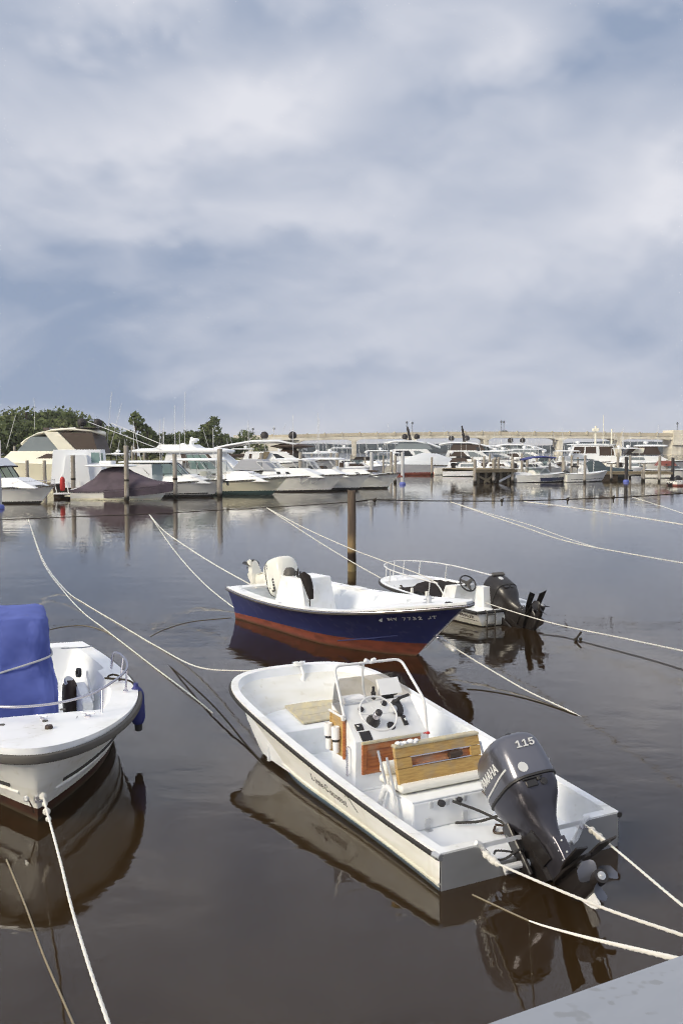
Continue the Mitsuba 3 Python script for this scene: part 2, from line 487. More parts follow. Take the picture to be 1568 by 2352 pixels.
coat('hazed_woods', proc(lambda p, n, uv: mix((0.020, 0.028, 0.034), (0.030, 0.040, 0.046), fbm(p.x * 0.03, p.y * 0.03, p.z * 0.2, 4))), 0.9, 0.1)  # blue tint of distance haze is mixed into the woods colour
coat('shore_grass', proc(lambda p, n, uv: mix((0.10, 0.105, 0.04), (0.17, 0.16, 0.075), fbm(p.x * 0.3, p.y * 0.3, p.z, 4))), 0.9, 0.1)
coat('lamp_metal', (0.12, 0.13, 0.15), 0.5)
coat('car_paint', (0.25, 0.26, 0.28), 0.3)

# ------------------------------------------------------------------ water
w = Thing('water', 'calm dark harbour water reflecting the cloudy sky', None, kind='structure')
g = []
yy = [-900, -60, 0, 8, 20, 45, 100, 250, 700, 2000, 5000, 30000]
xx = [-30000, -2500, -600, -150, -40, -12, 0, 12, 40, 150, 600, 2500, 30000]
v = np.array([[x, y, 0.0] for y in yy for x in xx])
f = [[j * len(xx) + i, j * len(xx) + i + 1, (j + 1) * len(xx) + i + 1, (j + 1) * len(xx) + i] for j in range(len(yy) - 1) for i in range(len(xx) - 1)]
w.body((v, np.array(f)), 'water_surface', False)


# ------------------------------------------------------------------ hulls
class Hull:
    """Sheer and waterline curves of a boat: x forward from the transom, y to port, z up from the water."""
    def __init__(s, L, B0, bs, xm, p, q, z0, z1, z2, Bw, bws, Lw, xw, pw, qw, n=44):
        s.L, s.zc, s.Lw = L, (z0, z1, z2), Lw
        k = n // 2
        s.t = np.concatenate([np.linspace(0, 0.86, k), 1 - 0.14 * (np.linspace(1, 0, n - k + 1)[1:] ** 2.2)])
        s.b, s.bw = s._b(s.t, B0, bs, xm, p, q), s._b(s.t, Bw, bws, xw, pw, qw)
        s.z = s.zs(s.t * L)
        port = np.column_stack([s.t * L, s.b])
        s.plan = Polygon(np.vstack([port, (port * [1, -1])[::-1]])).buffer(0)

    @staticmethod
    def _b(t, B, bst, xm, p, q):
        return np.where(t < xm, B - (B - bst) * ((xm - t) / xm) ** 2, B * np.maximum(1 - np.clip((t - xm) / (1 - xm), 0, 1) ** p, 0) ** (1 / q))

    def zs(s, x, y=None):
        u = np.asarray(x) / s.L
        return s.zc[0] + s.zc[1] * u + s.zc[2] * u * u

    def side(s, x, h, flare=1.2, out=0.0):
        """Point of the port topside at length x (on the sheer) and height fraction h."""
        i = np.interp(x / s.L, s.t, np.arange(len(s.t)))
        g = lambda a: np.interp(i, np.arange(len(s.t)), a)
        b, bw, t = g(s.b), g(s.bw), x / s.L
        return np.array([t * (s.Lw + (s.L - s.Lw) * h), bw + (b - bw) * h ** flare + out, g(s.z) * h])

    def mesh(s, flare=1.2, nk=9, depth=0.28, transom=True, top=1.0):
        rows = []
        for h in np.concatenate([[-1], np.linspace(0, top, nk)]):
            if h < 0:
                x, y, z = s.t * s.Lw * 0.97, s.bw * 0.72, np.full(len(s.t), -depth)
            else:
                x, y, z = s.t * (s.Lw + (s.L - s.Lw) * h), s.bw + (s.b - s.bw) * h ** flare, s.z * h
            rows.append(np.column_stack([x, y, z]))
        R = np.array(rows)
        n, k = R.shape[:2]
        i, j = np.meshgrid(np.arange(n - 1), np.arange(k - 1), indexing='ij')
        q = np.stack([i * k + j, (i + 1) * k + j, (i + 1) * k + j + 1, i * k + j + 1], -1).reshape(-1, 4)
        f = np.vstack([q[:, [0, 1, 2]], q[:, [0, 2, 3]]])
        v = R.reshape(-1, 3)
        f = np.vstack([f, f[:, ::-1] + len(v)])
        v2 = np.vstack([v, v * [1, -1, 1]])
        if transom:
            edge = np.vstack([R[:, 0], (R[:, 0] * [1, -1, 1])[::-1]])
            o = len(v2)
            v2 = np.vstack([v2, edge, edge.mean(0)])
            m = len(edge)
            jj = np.arange(m)
            f = np.vstack([f, np.stack([o + jj, o + (jj + 1) % m, jj * 0 + o + m], 1)])
        return trimesh.Trimesh(v2, f, process=False)

    def split(s, m, z0, slope=0.0):
        """(above, below) a plane that rises forward by slope."""
        nrm = np.array([-slope, 0, 1.0])
        a = trimesh.intersections.slice_mesh_plane(m, nrm, [0, 0, z0])
        b = trimesh.intersections.slice_mesh_plane(m, -nrm, [0, 0, z0])
        return a, b

    def line(s, h=1.0, flare=1.2, out=0.0, dz=0.0, x0=0.0, x1=1.0):
        """Both sides as one open path, port stern round the bow to starboard stern."""
        on = (s.t >= x0) & (s.t <= x1)
        t, b, bw, z = s.t[on], s.b[on], s.bw[on], s.z[on]
        p = np.column_stack([t * (s.Lw + (s.L - s.Lw) * h), bw + (b - bw) * h ** flare, z * h + dz])
        if x1 >= 1:
            p = np.vstack([p, (p * [1, -1, 1])[::-1][1:]])
        if out:
            d = np.gradient(p, axis=0)
            nn = np.column_stack([d[:, 1], -d[:, 0], 0 * d[:, 0]])
            nn /= np.linalg.norm(nn, axis=1, keepdims=True) + 1e-9
            p = p - nn * out
        return p


def cove(ring, zt, zb, kx, ky, x0, n=6, pw=1.4):
    """Inner side of an open boat: sweeps the coaming's plan curve down and inwards."""
    c = np.asarray(ring, float)
    rows, top = [], zt(c[:, 0], c[:, 1]) + 0 * c[:, 0]
    for t in np.linspace(0, 1, n):
        q = inset(c, t ** pw, kx, ky, x0)
        rows.append(np.column_stack([q, top * (1 - t) + zb * t]))
    R = np.array(rows)
    k = R.shape[1]
    i, j = np.meshgrid(np.arange(n - 1), np.arange(k - 1), indexing='ij')
    q = np.stack([i * k + j, i * k + j + 1, (i + 1) * k + j + 1, (i + 1) * k + j], -1).reshape(-1, 4)
    keep = ~((c[:-1, 0] < .004) & (c[1:, 0] < .004))
    return trimesh.Trimesh(R.reshape(-1, 3), np.vstack([q[np.tile(keep, n - 1)][:, [0, 1, 2]], q[np.tile(keep, n - 1)][:, [0, 2, 3]]]), process=False)


def inset(c, t, kx, ky, x0):
    c = np.asarray(c, float)
    return np.column_stack([c[:, 0] - t * kx * np.maximum(c[:, 0] - x0, 0), c[:, 1] * (1 - t * ky)])


def outboard(T, pre, O, tilt, S=1.0, cowl='engine_grey', low='engine_dark', leg='engine_black', flip=False, foil=False, text=None, detail=True, prop='alloy', skeg='alloy', lean=0.0, yaw=0.0):
    """An outboard motor as parts of T. Its z runs up the leg, x towards the bow; tilt in degrees lifts the leg aft."""
    a = math.radians(tilt)
    m = np.eye(4)
    m[:3, 0], m[:3, 2], m[:3, 3] = [math.cos(a), 0, -math.sin(a)], [math.sin(a), 0, math.cos(a)], O
    ry = np.eye(4)
    y_ = math.radians(yaw)
    ry[:2, :2] = [[math.cos(y_), -math.sin(y_)], [math.sin(y_), math.cos(y_)]]
    # yaw about the steering axis (x = 0.45)
    c = np.eye(4)
    c[0, 3] = -0.45
    m = m @ np.diag([S, S, S, 1]) @ np.linalg.inv(c) @ ry @ c
    h = T.holder('outboard_motor')
    P = lambda name, g, mat, sm=40, **k: T.part(name, tf(g, m), mat, sm, under=h, **k)
    r = [(1.165, .365, .352, .246, 3.6), (1.19, .362, .358, .252, 3.6), (1.28, .362, .358, .252, 3.5), (1.40, .364, .355, .248, 3.4), (1.50, .368, .346, .240, 3.3),
         (1.555, .374, .326, .224, 3.1), (1.59, .382, .290, .196, 2.9), (1.612, .390, .235, .155, 2.6), (1.625, .395, .15, .10, 2.3), (1.629, .395, .06, .04, 2.1)]
    P('cowling', loft([sring(cx, 0, z, rx, ry_, e, 40) for z, cx, rx, ry_, e in r]), cowl)
    P('cowling_seam', loft([sring(.362, 0, z, rx, ry_, 3.4, 40) for z, rx, ry_ in ((1.147, .350, .244), (1.153, .362, .256), (1.170, .362, .256), (1.178, .350, .244))]), 'black_rubber')
    r = [(1.15, .362, .348, .240, 3.4), (1.08, .362, .342, .236, 3.3), (1.00, .366, .315, .215, 3.0), (.93, .372, .275, .182, 2.8), (.84, .375, .230, .140, 2.6), (.74, .368, .205, .105, 2.5), (.64, .358, .192, .082, 2.4)]
    P('lower_cowling', loft([sring(cx, 0, z, rx, ry_, e, 36) for z, cx, rx, ry_, e in r]), low)
    r = [(.66, .352, .198, .080, 2.3), (.56, .338, .200, .072, 2.2), (.46, .325, .205, .066, 2.2), (.385, .315, .215, .062, 2.2)]
    P('midsection', loft([sring(cx, 0, z, rx, ry_, e, 28) for z, cx, rx, ry_, e in r]), low if detail else leg)
    plate = Polygon([(-.13, .05), (-.16, .02), (-.16, -.02), (-.13, -.05), (.10, -.115), (.34, -.105), (.54, -.03), (.56, 0), (.54, .03), (.34, .105), (.10, .115)])
    P('cavitation_plate', shift(extrude(plate, .022), z=.355), leg)
    r = [(.36, .27, .25, .036, 2.0), (.28, .275, .215, .034, 2.0), (.20, .285, .20, .045, 2.0)]
    P('lower_leg', loft([sring(cx, 0, z, rx, ry_, e, 24) for z, cx, rx, ry_, e in r]), leg)
    ax = aim([-.07, 0, .175], [1, 0, 0])
    P('gearcase', tf(lathe([(.050, 0), (.060, .05), (.064, .16), (.062, .30), (.050, .44), (.028, .54), (.004, .585)], 20), ax), leg)
    fin = Polygon([(.02, .13), (.01, .02), (.035, 0), (.10, .01), (.30, .13)])
    P('skeg', tf(extrude(fin, .018), np.array([[1, 0, 0, 0], [0, 0, -1, .009], [0, 1, 0, 0], [0, 0, 0, 1.0]])), skeg)
    hub = [tf(lathe([(.030, 0), (.058, .0), (.062, .06), (.055, .12), (.050, .135)], 20), aim([-.205, 0, .175], [1, 0, 0]))]
    P('propeller_hub', hub[0], leg)
    P('propeller_nut', tf(lathe([(.0, -.012), (.016, -.012), (.018, .004), (.034, .006), (.036, .02)], 14), aim([-.216, 0, .175], [1, 0, 0])), 'alloy')
    for k in range(3):
        b = []
        for u in np.linspace(0, 1, 7):
            wd, rr = .042 + .070 * math.sin(math.pi * min(u * .92 + .12, 1)), .045 + .125 * u
            pitch = math.radians(62 - 34 * u)
            s_ = np.linspace(-1, 1, 5)[:, None] * wd * np.array([[math.sin(pitch), math.cos(pitch)]])
            b.append(np.column_stack([-.14 + s_[:, 0] * .75, s_[:, 1], np.full(5, math.sqrt(max(rr * rr, 0)))]))
        b = np.array(b)
        up, dn = b + [.003, 0, 0], b - [.003, 0, 0]
        blade = loft(np.concatenate([up, dn[:, ::-1]], axis=1))
        rot = trimesh.transformations.rotation_matrix(math.radians(80 + 120 * k), [1, 0, 0])
        rot[:3, 3] = [0, 0, .175]
        P('propeller_blade', tf(blade, rot), prop)
    sw = cat(hexa([[.46, -.10, .40], [.46, .10, .40], [.60, -.11, .42], [.60, .11, .42]], [[.46, -.13, .97], [.46, .13, .97], [.66, -.14, .95], [.66, .14, .95]]),
             cbox([.52, -.20, .50], [.66, -.16, .98], .01), cbox([.52, .16, .50], [.66, .20, .98], .01), rod([.60, -.16, .93], [.60, .16, .93], .035, 10))
    P('clamp_bracket', sw, leg)
    if not detail:
        return m, h
    for s_ in (-1, 1):
        P('tilt_ram', rod([.585, .09 * s_, .55], [.645, .11 * s_, .80], .018, 8), 'alloy')
        P('side_panel', hexa([[.28, .075 * s_, .52], [.50, .07 * s_, .52], [.28, .090 * s_, .52], [.50, .085 * s_, .52]], [[.30, .10 * s_, .80], [.54, .10 * s_, .80], [.30, .128 * s_, .80], [.54, .125 * s_, .80]]), leg)
    P('tilt_hinge', rod([.62, -.20, .88], [.62, .20, .88], .024, 10), 'alloy')
    P('zinc_anode', cbox([-.02, -.02, .335], [.06, .02, .356], .006), 'alloy')
    P('rear_panel', cat(cbox([.128, -.05, .42], [.142, .05, .64], .006)), low)
    for z, y in ((.60, .0), (.50, .0)):
        P('bolt', sphere([.125, y, z], .011, 1), 'alloy')
    for z in (.45, .53, .60):
        P('bolt', sphere([.14, .062, z], .008, 1), 'alloy')
    P('flush_cap', cat(tf(lathe([(.030, 0), (.034, .006), (.026, .012), (.0, .012)], 16), aim([.02, -.035, 1.085], [-1, 0, 0]))), 'black_plastic')
    P('cowl_latch', cat(cbox([.004, .03, 1.06], [.024, .14, 1.125], .008)), 'black_plastic')
    P('cowl_latch', cat(cbox([-.002, -.005, 1.10], [.020, .025, 1.14], .004), cbox([-.004, -.035, 1.128], [.02, .16, 1.14], .004)), 'black_rubber')
    P('plug', tf(lathe([(.016, 0), (.017, .004), (.0, .006)], 12), aim([.172, 0, .84], [-1, 0, -.35])), 'black_plastic')
    if foil:
        for s_ in (-1, 1):
            wing = Polygon([(.30, .055 * s_), (.02, .055 * s_), (-.30, .055 * s_), (-.36, .19 * s_), (-.10, .175 * s_), (.12, .12 * s_)])
            P('stabiliser_fin', shift(extrude(wing, .014), z=.382), 'engine_black')
    return m, h


def laid(p, r, pitch=.11, k=9):
    """Three-strand rope along a path."""
    p = np.asarray(p, float)
    L_ = np.r_[0, np.cumsum(np.linalg.norm(np.diff(p, axis=0), axis=1))]
    q = np.arange(0, L_[-1], max(pitch / 7, L_[-1] / 900))
    p = np.column_stack([np.interp(q, L_, p[:, c]) for c in range(3)])
    m = sweep(p, circle(1.0, k))
    v = np.array(m.vertices)
    th = (np.arange(k) * 2 * np.pi / k)[None] - q[:, None] * 2 * np.pi / pitch / 3
    body = v[:len(p) * k].reshape(len(p), k, 3)
    rad = r * (.90 + .11 * np.cos(3 * th)) * (1 + .10 * (meshkit.noise(np.column_stack([q * 9, 0 * q, 0 * q])) - .5))[:, None]
    v[:len(p) * k] = (p[:, None] + (body - p[:, None]) * rad[..., None]).reshape(-1, 3)
    return trimesh.Trimesh(v, m.faces, process=False)


def rope(name, label, pts, r=0.012, mat='white_rope', group=None, k=6, dense=8):
    T = Thing(name, label, 'rope', group=group)
    p = smooth_path(pts, dense)
    return T.body(laid(p, r * .84) if k > 6 else tube(p, r, k), mat, True)


def cleat(T, m, s=1.0, under=None):
    g = cat(cbox([-.03, -.018, 0], [.03, .018, .012], .004), rod([-.018, 0, .005], [-.018, 0, .036], .008), rod([.018, 0, .005], [.018, 0, .036], .008), tube([[-.075, 0, .045], [-.04, 0, .038], [.04, 0, .038], [.075, 0, .045]], .009, 8))
    T.part('cleat', tf(g, m @ np.diag([s, s, s, 1])), 'steel', 30, under=under)


# ------------------------------------------------------------------ the white skiff in front
MF = frame((1.645, 8.165), 118.3)
S = Thing('motor_skiff', 'white open skiff with wooden console doors and a grey outboard, nearest boat in the middle', 'boat', MF)
H = Hull(4.96, 1.062, .967, .602, 5.19, 2.87, .305, .28, .18, .90, .968, 3.95, .50, 3.6, 1.9, n=88)
hull = H.mesh(1.15, 12, transom=False)
up, dn = H.split(hull, 0.030, 0.012)
S.part('hull', up, 'topside', 50)
S.part('bottom_paint', dn, 'blue_bottom', 50, label='faded blue bottom paint along the waterline')
inner = H.plan.buffer(-0.085, join_style=1)
notch = sbox(-0.2, -.60, .13, .60)
inner = unary_union([inner, notch.intersection(H.plan)])
inner = inner.buffer(-.03).buffer(.06).buffer(-.03).intersection(H.plan)
FL = 0.065
crown = lambda x, y: H.zs(x) + 0.012
ring = H.plan.difference(inner)
S.part('gunwale', fill(ring, crown, .05), 'gelcoat', 40)
S.part('gunwale_edge', wall(H.plan.exterior.coords, crown, lambda x, y: H.zs(x) - .03), 'gelcoat', 40)
ic = np.array(shapely.segmentize(inner, .06).exterior.coords)
S.part('inner_side', cove(ic, crown, FL, .34, .10, 3.1), 'liner', 50)
BD = 0.36
S.part('floor', fill(Polygon(inset(ic, 1, .34, .10, 3.1)).buffer(0), lambda x, y: FL + 0 * x, .15), 'liner', 40)
dk = Polygon(inset(ic, .40, .34, .10, 3.1)).buffer(0).intersection(sbox(3.50, -2, 6, 2))
S.part('bow_deck', fill(dk, lambda x, y: BD + 0 * x, .1), 'liner', 40)
S.part('bow_deck_riser', cat(hexa([[3.48, -.93, FL], [3.48, .93, FL], [3.505, -.93, FL], [3.505, .93, FL]], [[3.485, -.93, BD - .002], [3.485, .93, BD - .002], [3.507, -.93, BD - .002], [3.507, .93, BD - .002]])), 'liner')
# transom with its motor notch (y, z) -> extruded along x
tp = Polygon([(-.955, .302), (-.955, -.3), (.955, -.3), (.955, .302), (.62, .302), (.56, .28), (.47, .155), (.43, .125), (-.43, .125), (-.47, .155), (-.56, .28), (-.62, .302)])
S.part('transom', tf(extrude(tp, .045), np.array([[0, 0, 1, -.006], [1, 0, 0, 0], [0, 1, 0, 0], [0, 0, 0, 1.0]])), 'transom_grey', 30, label='grey transom with the motor notch')  # transom drawn in a greyer tone than the hull sides
for s_ in (-1, 1):
    S.part('notch_trim', tube(smooth_path([[.0, .61 * s_, .335], [.0, .55 * s_, .30], [.0, .47 * s_, .165], [.0, .42 * s_, .135]], 5), .022, 8), 'gelcoat', 40)
S.part('rub_rail', sweep(H.line(1.0, out=.012, dz=-.028), circle(.018, 8, .021), up=[0, 0, 1]), 'black_rubber', 40)
for s_ in (-1, 1):
    S.part('rub_rail_cap', rod([-.012, .968 * s_, .287], [.07, .985 * s_, .290], .027, 10), 'alloy' if s_ > 0 else 'black_rubber')
S.part('spray_chine', sweep(H.line(.20, 1.15, out=.004, x0=0, x1=.86), circle(.012, 6, .014), up=[0, 0, 1]), 'topside')
# name on the port side, letter by letter along the hull
name, x = 'Little Coconut', 2.56
for ch, wdt in zip(name, [.074, .030, .042, .042, .030, .066, .045, .086, .070, .064, .070, .072, .072, .046]):
    x -= wdt * 1.02
    if ch == ' ':
        continue
    a, b = H.side(x, .66, 1.15), H.side(x + .06, .66, 1.15)
    c0, up_ = H.side(x + wdt / 2, .50, 1.15, .002), H.side(x + wdt / 2, .80, 1.15) - H.side(x + wdt / 2, .45, 1.15)
    ex = (a - b) / np.linalg.norm(a - b)
    ez = np.cross(ex, up_ / np.linalg.norm(up_))
    ez *= np.sign(ez[1])
    m = np.eye(4)
    m[:3, 0], m[:3, 1], m[:3, 2], m[:3, 3] = ex, np.cross(ez, ex), ez, c0 + up_ * (.08 if ch in 'LC' else .0)
    S.part('name_lettering', text_on(ch, .125 if ch in 'LC' else .105, m, .003, False, .66, .10), 'decal_dark', False)
S.part('name_flourish', tube(smooth_path([H.side(1.62, .72, 1.15, .003), H.side(1.56, .80, 1.15, .003), H.side(1.53, .62, 1.15, .003), H.side(1.50, .50, 1.15, .003)], 6), .004, 5), 'decal_dark')
# weathered plywood panel on the bow deck
pz = BD + .012
for k in range(3):
    a0, a1 = k / 3, (k + 1) / 3 - .006
    q = lambda u, v_: np.array([3.66 + .80 * u + .04 * v_, .40 - .13 * u - .72 * v_])
    pl = Polygon([q(a0, 0), q(a1, 0), q(a1, 1), q(a0, 1)])
    S.part('deck_panel', shift(extrude(pl, .018), z=pz + .001 * k), 'grey_plank', False, label=None)
# console
CX0, CX1, CY0, CY1 = 2.16, 2.74, -.32, .54
cons = hexa([[CX0, CY0, FL], [CX0, CY1, FL], [CX1, CY0 + .03, FL], [CX1, CY1 - .03, FL]], [[CX0, CY0, .58], [CX0, CY1, .58], [CX1, CY0 + .03, .85], [CX1, CY1 - .03, .85], [2.48, CY0 + .01, .89], [2.48, CY1 - .01, .89]])
K = S.part('console', cons, 'gelcoat', 20)
S.part('plinth_strip', cbox([CX0 - .02, CY0 + .04, FL], [CX0 + .02, CY1 - .06, FL + .012], .004), 'liner', under=K)  # thin liner coloured strip along the console foot
dn_ = np.array([.32, 0, .31]) / np.hypot(.32, .31)            # up the dash
nrm_ = np.array([-dn_[2], 0, dn_[0]])                         # out of the dash


def dash(y, u, out=0.0):
    return np.array([CX0, y, .58]) + dn_ * u + nrm_ * out


def dash_m(y, u, out=0.0):
    m = np.eye(4)
    m[:3, 0], m[:3, 1], m[:3, 2], m[:3, 3] = [0, -1, 0], dn_, nrm_, dash(y, u, out)
    return m


def on_dash(name, mesh, y, u, mat, out=0.0, sm=35):
    S.part(name, tf(mesh, dash_m(y, u, out)), mat, sm, under=K)


# louvred teak door in the console's aft face: frame, slats
dx = CX0
S.part('door_frame', cat(cbox([dx - .018, -.235, .235], [dx + .004, -.185, .545], .004), cbox([dx - .018, .42, .235], [dx + .004, .47, .545], .004),
                         cbox([dx - .018, -.185, .235], [dx + .004, .42, .285], .004), cbox([dx - .018, -.185, .485], [dx + .004, .42, .545], .004)), 'teak_orange', False, under=K)
for k in range(7):
    z = .288 + k * .028
    S.part('door_slat', hexa([[dx - .002, -.185, z + .026], [dx - .002, .42, z + .026], [dx + .002, -.185, z + .026], [dx + .002, .42, z + .026]], [[dx - .015, -.185, z], [dx - .015, .42, z], [dx - .010, -.185, z], [dx - .010, .42, z]]), 'teak_orange', False, under=K)
S.part('door_top_trim', cbox([dx - .024, -.24, .547], [dx + .004, .475, .575], .006), 'grey_plank', False, under=K)
S.part('door_latch', tf(lathe([(.022, 0), (.022, .006), (.012, .01), (.0, .01)], 14), aim([dx - .018, .02, .515], [-1, 0, 0])), 'brown_dark', under=K)
# teak cupboard on the console's port side
S.part('side_cupboard', cbox([2.38, CY1 - .004, .36], [2.69, CY1 + .016, .80], .004), 'teak_yellow', False, under=K)
S.part('side_cupboard_stile', cbox([2.372, CY1 - .002, .345], [2.395, CY1 + .028, .80], .004), 'teak_orange', False, under=K)
S.part('side_cupboard_stile', cbox([2.672, CY1 - .002, .36], [2.69, CY1 + .024, .80], .004), 'teak_yellow', False, under=K)
for x in (2.63, 2.47):
    rh = S.part('rod_holder', tf(lathe([(.040, .14), (.046, .145), (.046, .27), (.040, .275), (.036, .27), (.036, .15)], 18), aim([x, CY1 + .062, .40], [.06, 0, 1])), 'foam_white', under=K)
    S.part('rod_holder_tube', tf(lathe([(.030, 0), (.033, .01), (.033, .15), (.0, .15)], 16), aim([x, CY1 + .062, .40], [.06, 0, 1])), 'foam_white', under=K)
    S.part('rod_holder_band', tf(lathe([(.034, .115), (.038, .118), (.038, .135), (.034, .138)], 16), aim([x, CY1 + .062, .40], [.06, 0, 1])), 'black_rubber', under=K)
gr = fillet([[2.30, CY1 + .01, .21], [2.26, CY1 + .045, .21], [2.26, CY1 + .045, .50], [2.30, CY1 + .01, .50]], .02)
S.part('grab_handle', tube(gr, .011, 8), 'steel', under=K)
# instruments
on_dash('switch_panel', cbox([-.045, -.04, 0], [.045, .04, .010], .006), .435, .165, 'black_plastic')
on_dash('switch', cbox([-.012, -.008, 0], [.012, .010, .018], .003), .445, .175, 'alloy')
on_dash('fuse_panel', cbox([-.065, -.055, 0], [.065, .055, .008], .004), .40, .055, 'black_plastic')
on_dash('gauge', lathe([(.046, 0), (.048, .008), (.040, .012), (.038, .007), (0, .007)], 20), .065, .125, 'black_plastic')
on_dash('gauge', lathe([(.030, 0), (.032, .016), (.022, .020), (0, .020)], 18), .335, .365, 'black_plastic')
on_dash('gauge', lathe([(.034, 0), (.036, .010), (.028, .014), (0, .012)], 18), .04, .40, 'black_plastic')
on_dash('ignition_panel', cbox([-.030, -.06, 0], [.030, .06, .012], .005), -.115, .165, 'black_plastic')
on_dash('key', cat(rod([0, .0, .01], [0, .0, .035], .006), cbox([-.012, -.03, .03], [.012, .0, .036], .003)), -.115, .175, 'alloy')
# wheel on its tilted hub
on_dash('wheel_hub_cover', cat(lathe([(.075, 0), (.072, .03), (.050, .065), (.040, .10), (0, .10)], 18)), .255, .205, 'black_plastic')
on_dash('wheel_column', cat(lathe([(.036, .09), (.040, .10), (.040, .16), (.034, .165), (0, .165)], 16)), .255, .205, 'steel')
on_dash('wheel_cap', cat(lathe([(.036, .165), (.037, .19), (.028, .20), (0, .20)], 16)), .255, .205, 'decal_dark')
ring_ = np.column_stack([.205 * np.cos(np.linspace(0, 2 * np.pi, 48, endpoint=False)), .205 * np.sin(np.linspace(0, 2 * np.pi, 48, endpoint=False)), np.full(48, .165)])
WH = S.part('steering_wheel', tf(tube(ring_, .0105, 8, closed=True), dash_m(.255, .205)), 'pale_pipe', True, under=K)
for a in (112, 52, -4, 176):
    c_, s2 = math.cos(math.radians(a)), math.sin(math.radians(a))
    on_dash('wheel_spoke', rod([.03 * c_, .03 * s2, .150], [.205 * c_, .205 * s2, .165], .0042, 6), .255, .205, 'pale_pipe')
# throttle box at starboard
on_dash('throttle_base', cat(loft([sring(0, 0, z, rx, ry, 2.6, 24) for z, rx, ry in ((0, .052, .100), (.03, .052, .10), (.055, .045, .088), (.062, .03, .06))])), -.085, .315, 'black_plastic')
on_dash('throttle_boss', tf(lathe([(.040, 0), (.042, .03), (.036, .04), (0, .04)], 18), aim([-.05, -.02, .035], [-1, 0, .3])), -.085, .315, 'alloy')
on_dash('throttle_lever', cat(rod([-.02, .045, .05], [.03, .075, .085], .020), rod([.03, .075, .085], [.15, .095, .095], .017, 10)), -.085, .315, 'black_plastic')
# chartplotter under its white cover, on the console top
S.part('chartplotter', hexa([[2.46, -.205, .945], [2.46, .06, .945], [2.53, -.20, .93], [2.53, .055, .93]], [[2.55, -.195, 1.10], [2.55, .065, 1.10], [2.60, -.185, 1.085], [2.60, .05, 1.085]]), 'foam_white', 20, under=K)
m = np.eye(4)
ty = np.array([.09, 0, .155]) / np.hypot(.09, .155)
m[:3, 0], m[:3, 1], m[:3, 2], m[:3, 3] = [0, -1, 0], ty, np.cross([0, -1, 0], ty), [2.503, -.07, 1.022]
m[:3, 2] *= np.sign(-m[0, 2]) or 1
S.part('chartplotter_bracket', cat(cbox([2.49, -.12, .885], [2.56, .0, .945], .01), rod([2.50, -.16, .93], [2.50, .03, .93], .014)), 'black_plastic', under=K)
S.part('vhf_handset', cat(cbox([2.47, .115, .90], [2.53, .155, .99], .012), rod([2.50, .135, .99], [2.505, .135, 1.04], .016)), 'black_plastic', under=K)
S.part('radio_box', cbox([2.50, .22, .885], [2.64, .49, .95], .02), 'foam_white', under=K)
S.part('dash_lip', rod([2.475, .20, .893], [2.475, .50, .893], .010), 'alloy', under=K)
# windshield with a bent port wing
wsb, wst = [(2.50, -.325), (2.70, -.30), (2.745, -.22), (2.745, .44), (2.70, .525), (2.44, .56)], [.30, .30, .30, .30, .30, .30]
g = []
zb = [.80, .845, .852, .852, .845, .79]
zt = [.93, 1.085, 1.12, 1.12, 1.085, .92]
for a, b, z0, z1, t0, t1 in zip(wsb[:-1], wsb[1:], zb[:-1], zb[1:], zt[:-1], zt[1:]):
    lean = lambda p, z, b0: [p[0] - .20 * (z - b0), p[1], z]
    g.append(trimesh.Trimesh([lean(a, z0, z0), lean(b, z1, z1), lean(b, t1, z1), lean(a, t0, z0)], [[0, 1, 2], [0, 2, 3]], process=False))
S.part('windshield', cat(*g), 'tinted_acrylic', False, label='smoked acrylic windshield around the console', under=None)
S.part('windshield_wing_frame', cat(rod([2.72, .552, .79], [2.36, .568, .79], .014), cbox([2.35, .55, .76], [2.39, .59, .82], .006)), 'pale_pipe')
fr = fillet([[2.16, -.335, .20], [2.165, -.335, .50], [2.23, -.335, .90], [2.66, -.30, 1.265], [2.68, .52, 1.265], [2.37, .56, .80], [2.35, .56, .77]], .085, 7)
S.part('grab_rail', tube(fr, .0155, 10), 'pale_pipe', True)
S.part('rail_brace', tube(smooth_path([[2.675, .16, 1.265], [2.68, .165, 1.16], [2.70, .15, 1.0], [2.72, .11, .86]], 6), .014, 8), 'pale_pipe', True)
S.part('knotted_line', cat(*[sphere([2.675 + .008 * math.sin(k * 2.1), .13 - k * .028, 1.275 + .012 * math.cos(k * 1.7)], .024 - .002 * (k % 3), 1) for k in range(5)]), 'foam_white')
S.part('red_strap', cat(rod([2.15, -.335, .56], [2.19, -.20, .575], .008), cbox([2.14, -.352, .55], [2.175, -.318, .575], .005)), 'red_plastic')
# seat: box, cushions, slatted backrest with a slot
S.part('seat_box', cbox([.985, -.34, FL], [1.50, .60, .335], .015), 'gelcoat', 20, label='white locker under the helm seat')
S.part('seat_box_lid', cbox([.985, -.34, .337], [1.53, .61, .352], .006), 'gelcoat', 20)
for y, z, r in ((.30, .336, .038), (.10, .33, .030)):
    S.part('filler_cap', tf(lathe([(r, 0), (r, .022), (r * .6, .03), (0, .03)], 16), aim([.965, y, .29], [-.5, 0, 1])), 'black_plastic')
for y in (.40, .22, .12, .02):
    S.part('lid_clip', cbox([.968, y - .018, .265], [.984, y + .018, .325], .004), 'alloy')
for y in (.44, .02):
    S.part('hold_down', cat(cbox([.970, y - .028, FL], [.986, y + .028, FL + .11], .004), cbox([.93, y - .034, FL], [.985, y + .034, FL + .012], .004)), 'alloy')
S.part('seat_cushion', cbox([1.14, -.36, .365], [1.58, .62, .455], .030), 'vinyl', 60)
S.part('seat_cushion_front', cbox([1.45, -.345, .45], [1.60, .605, .56], .030), 'vinyl', 60)
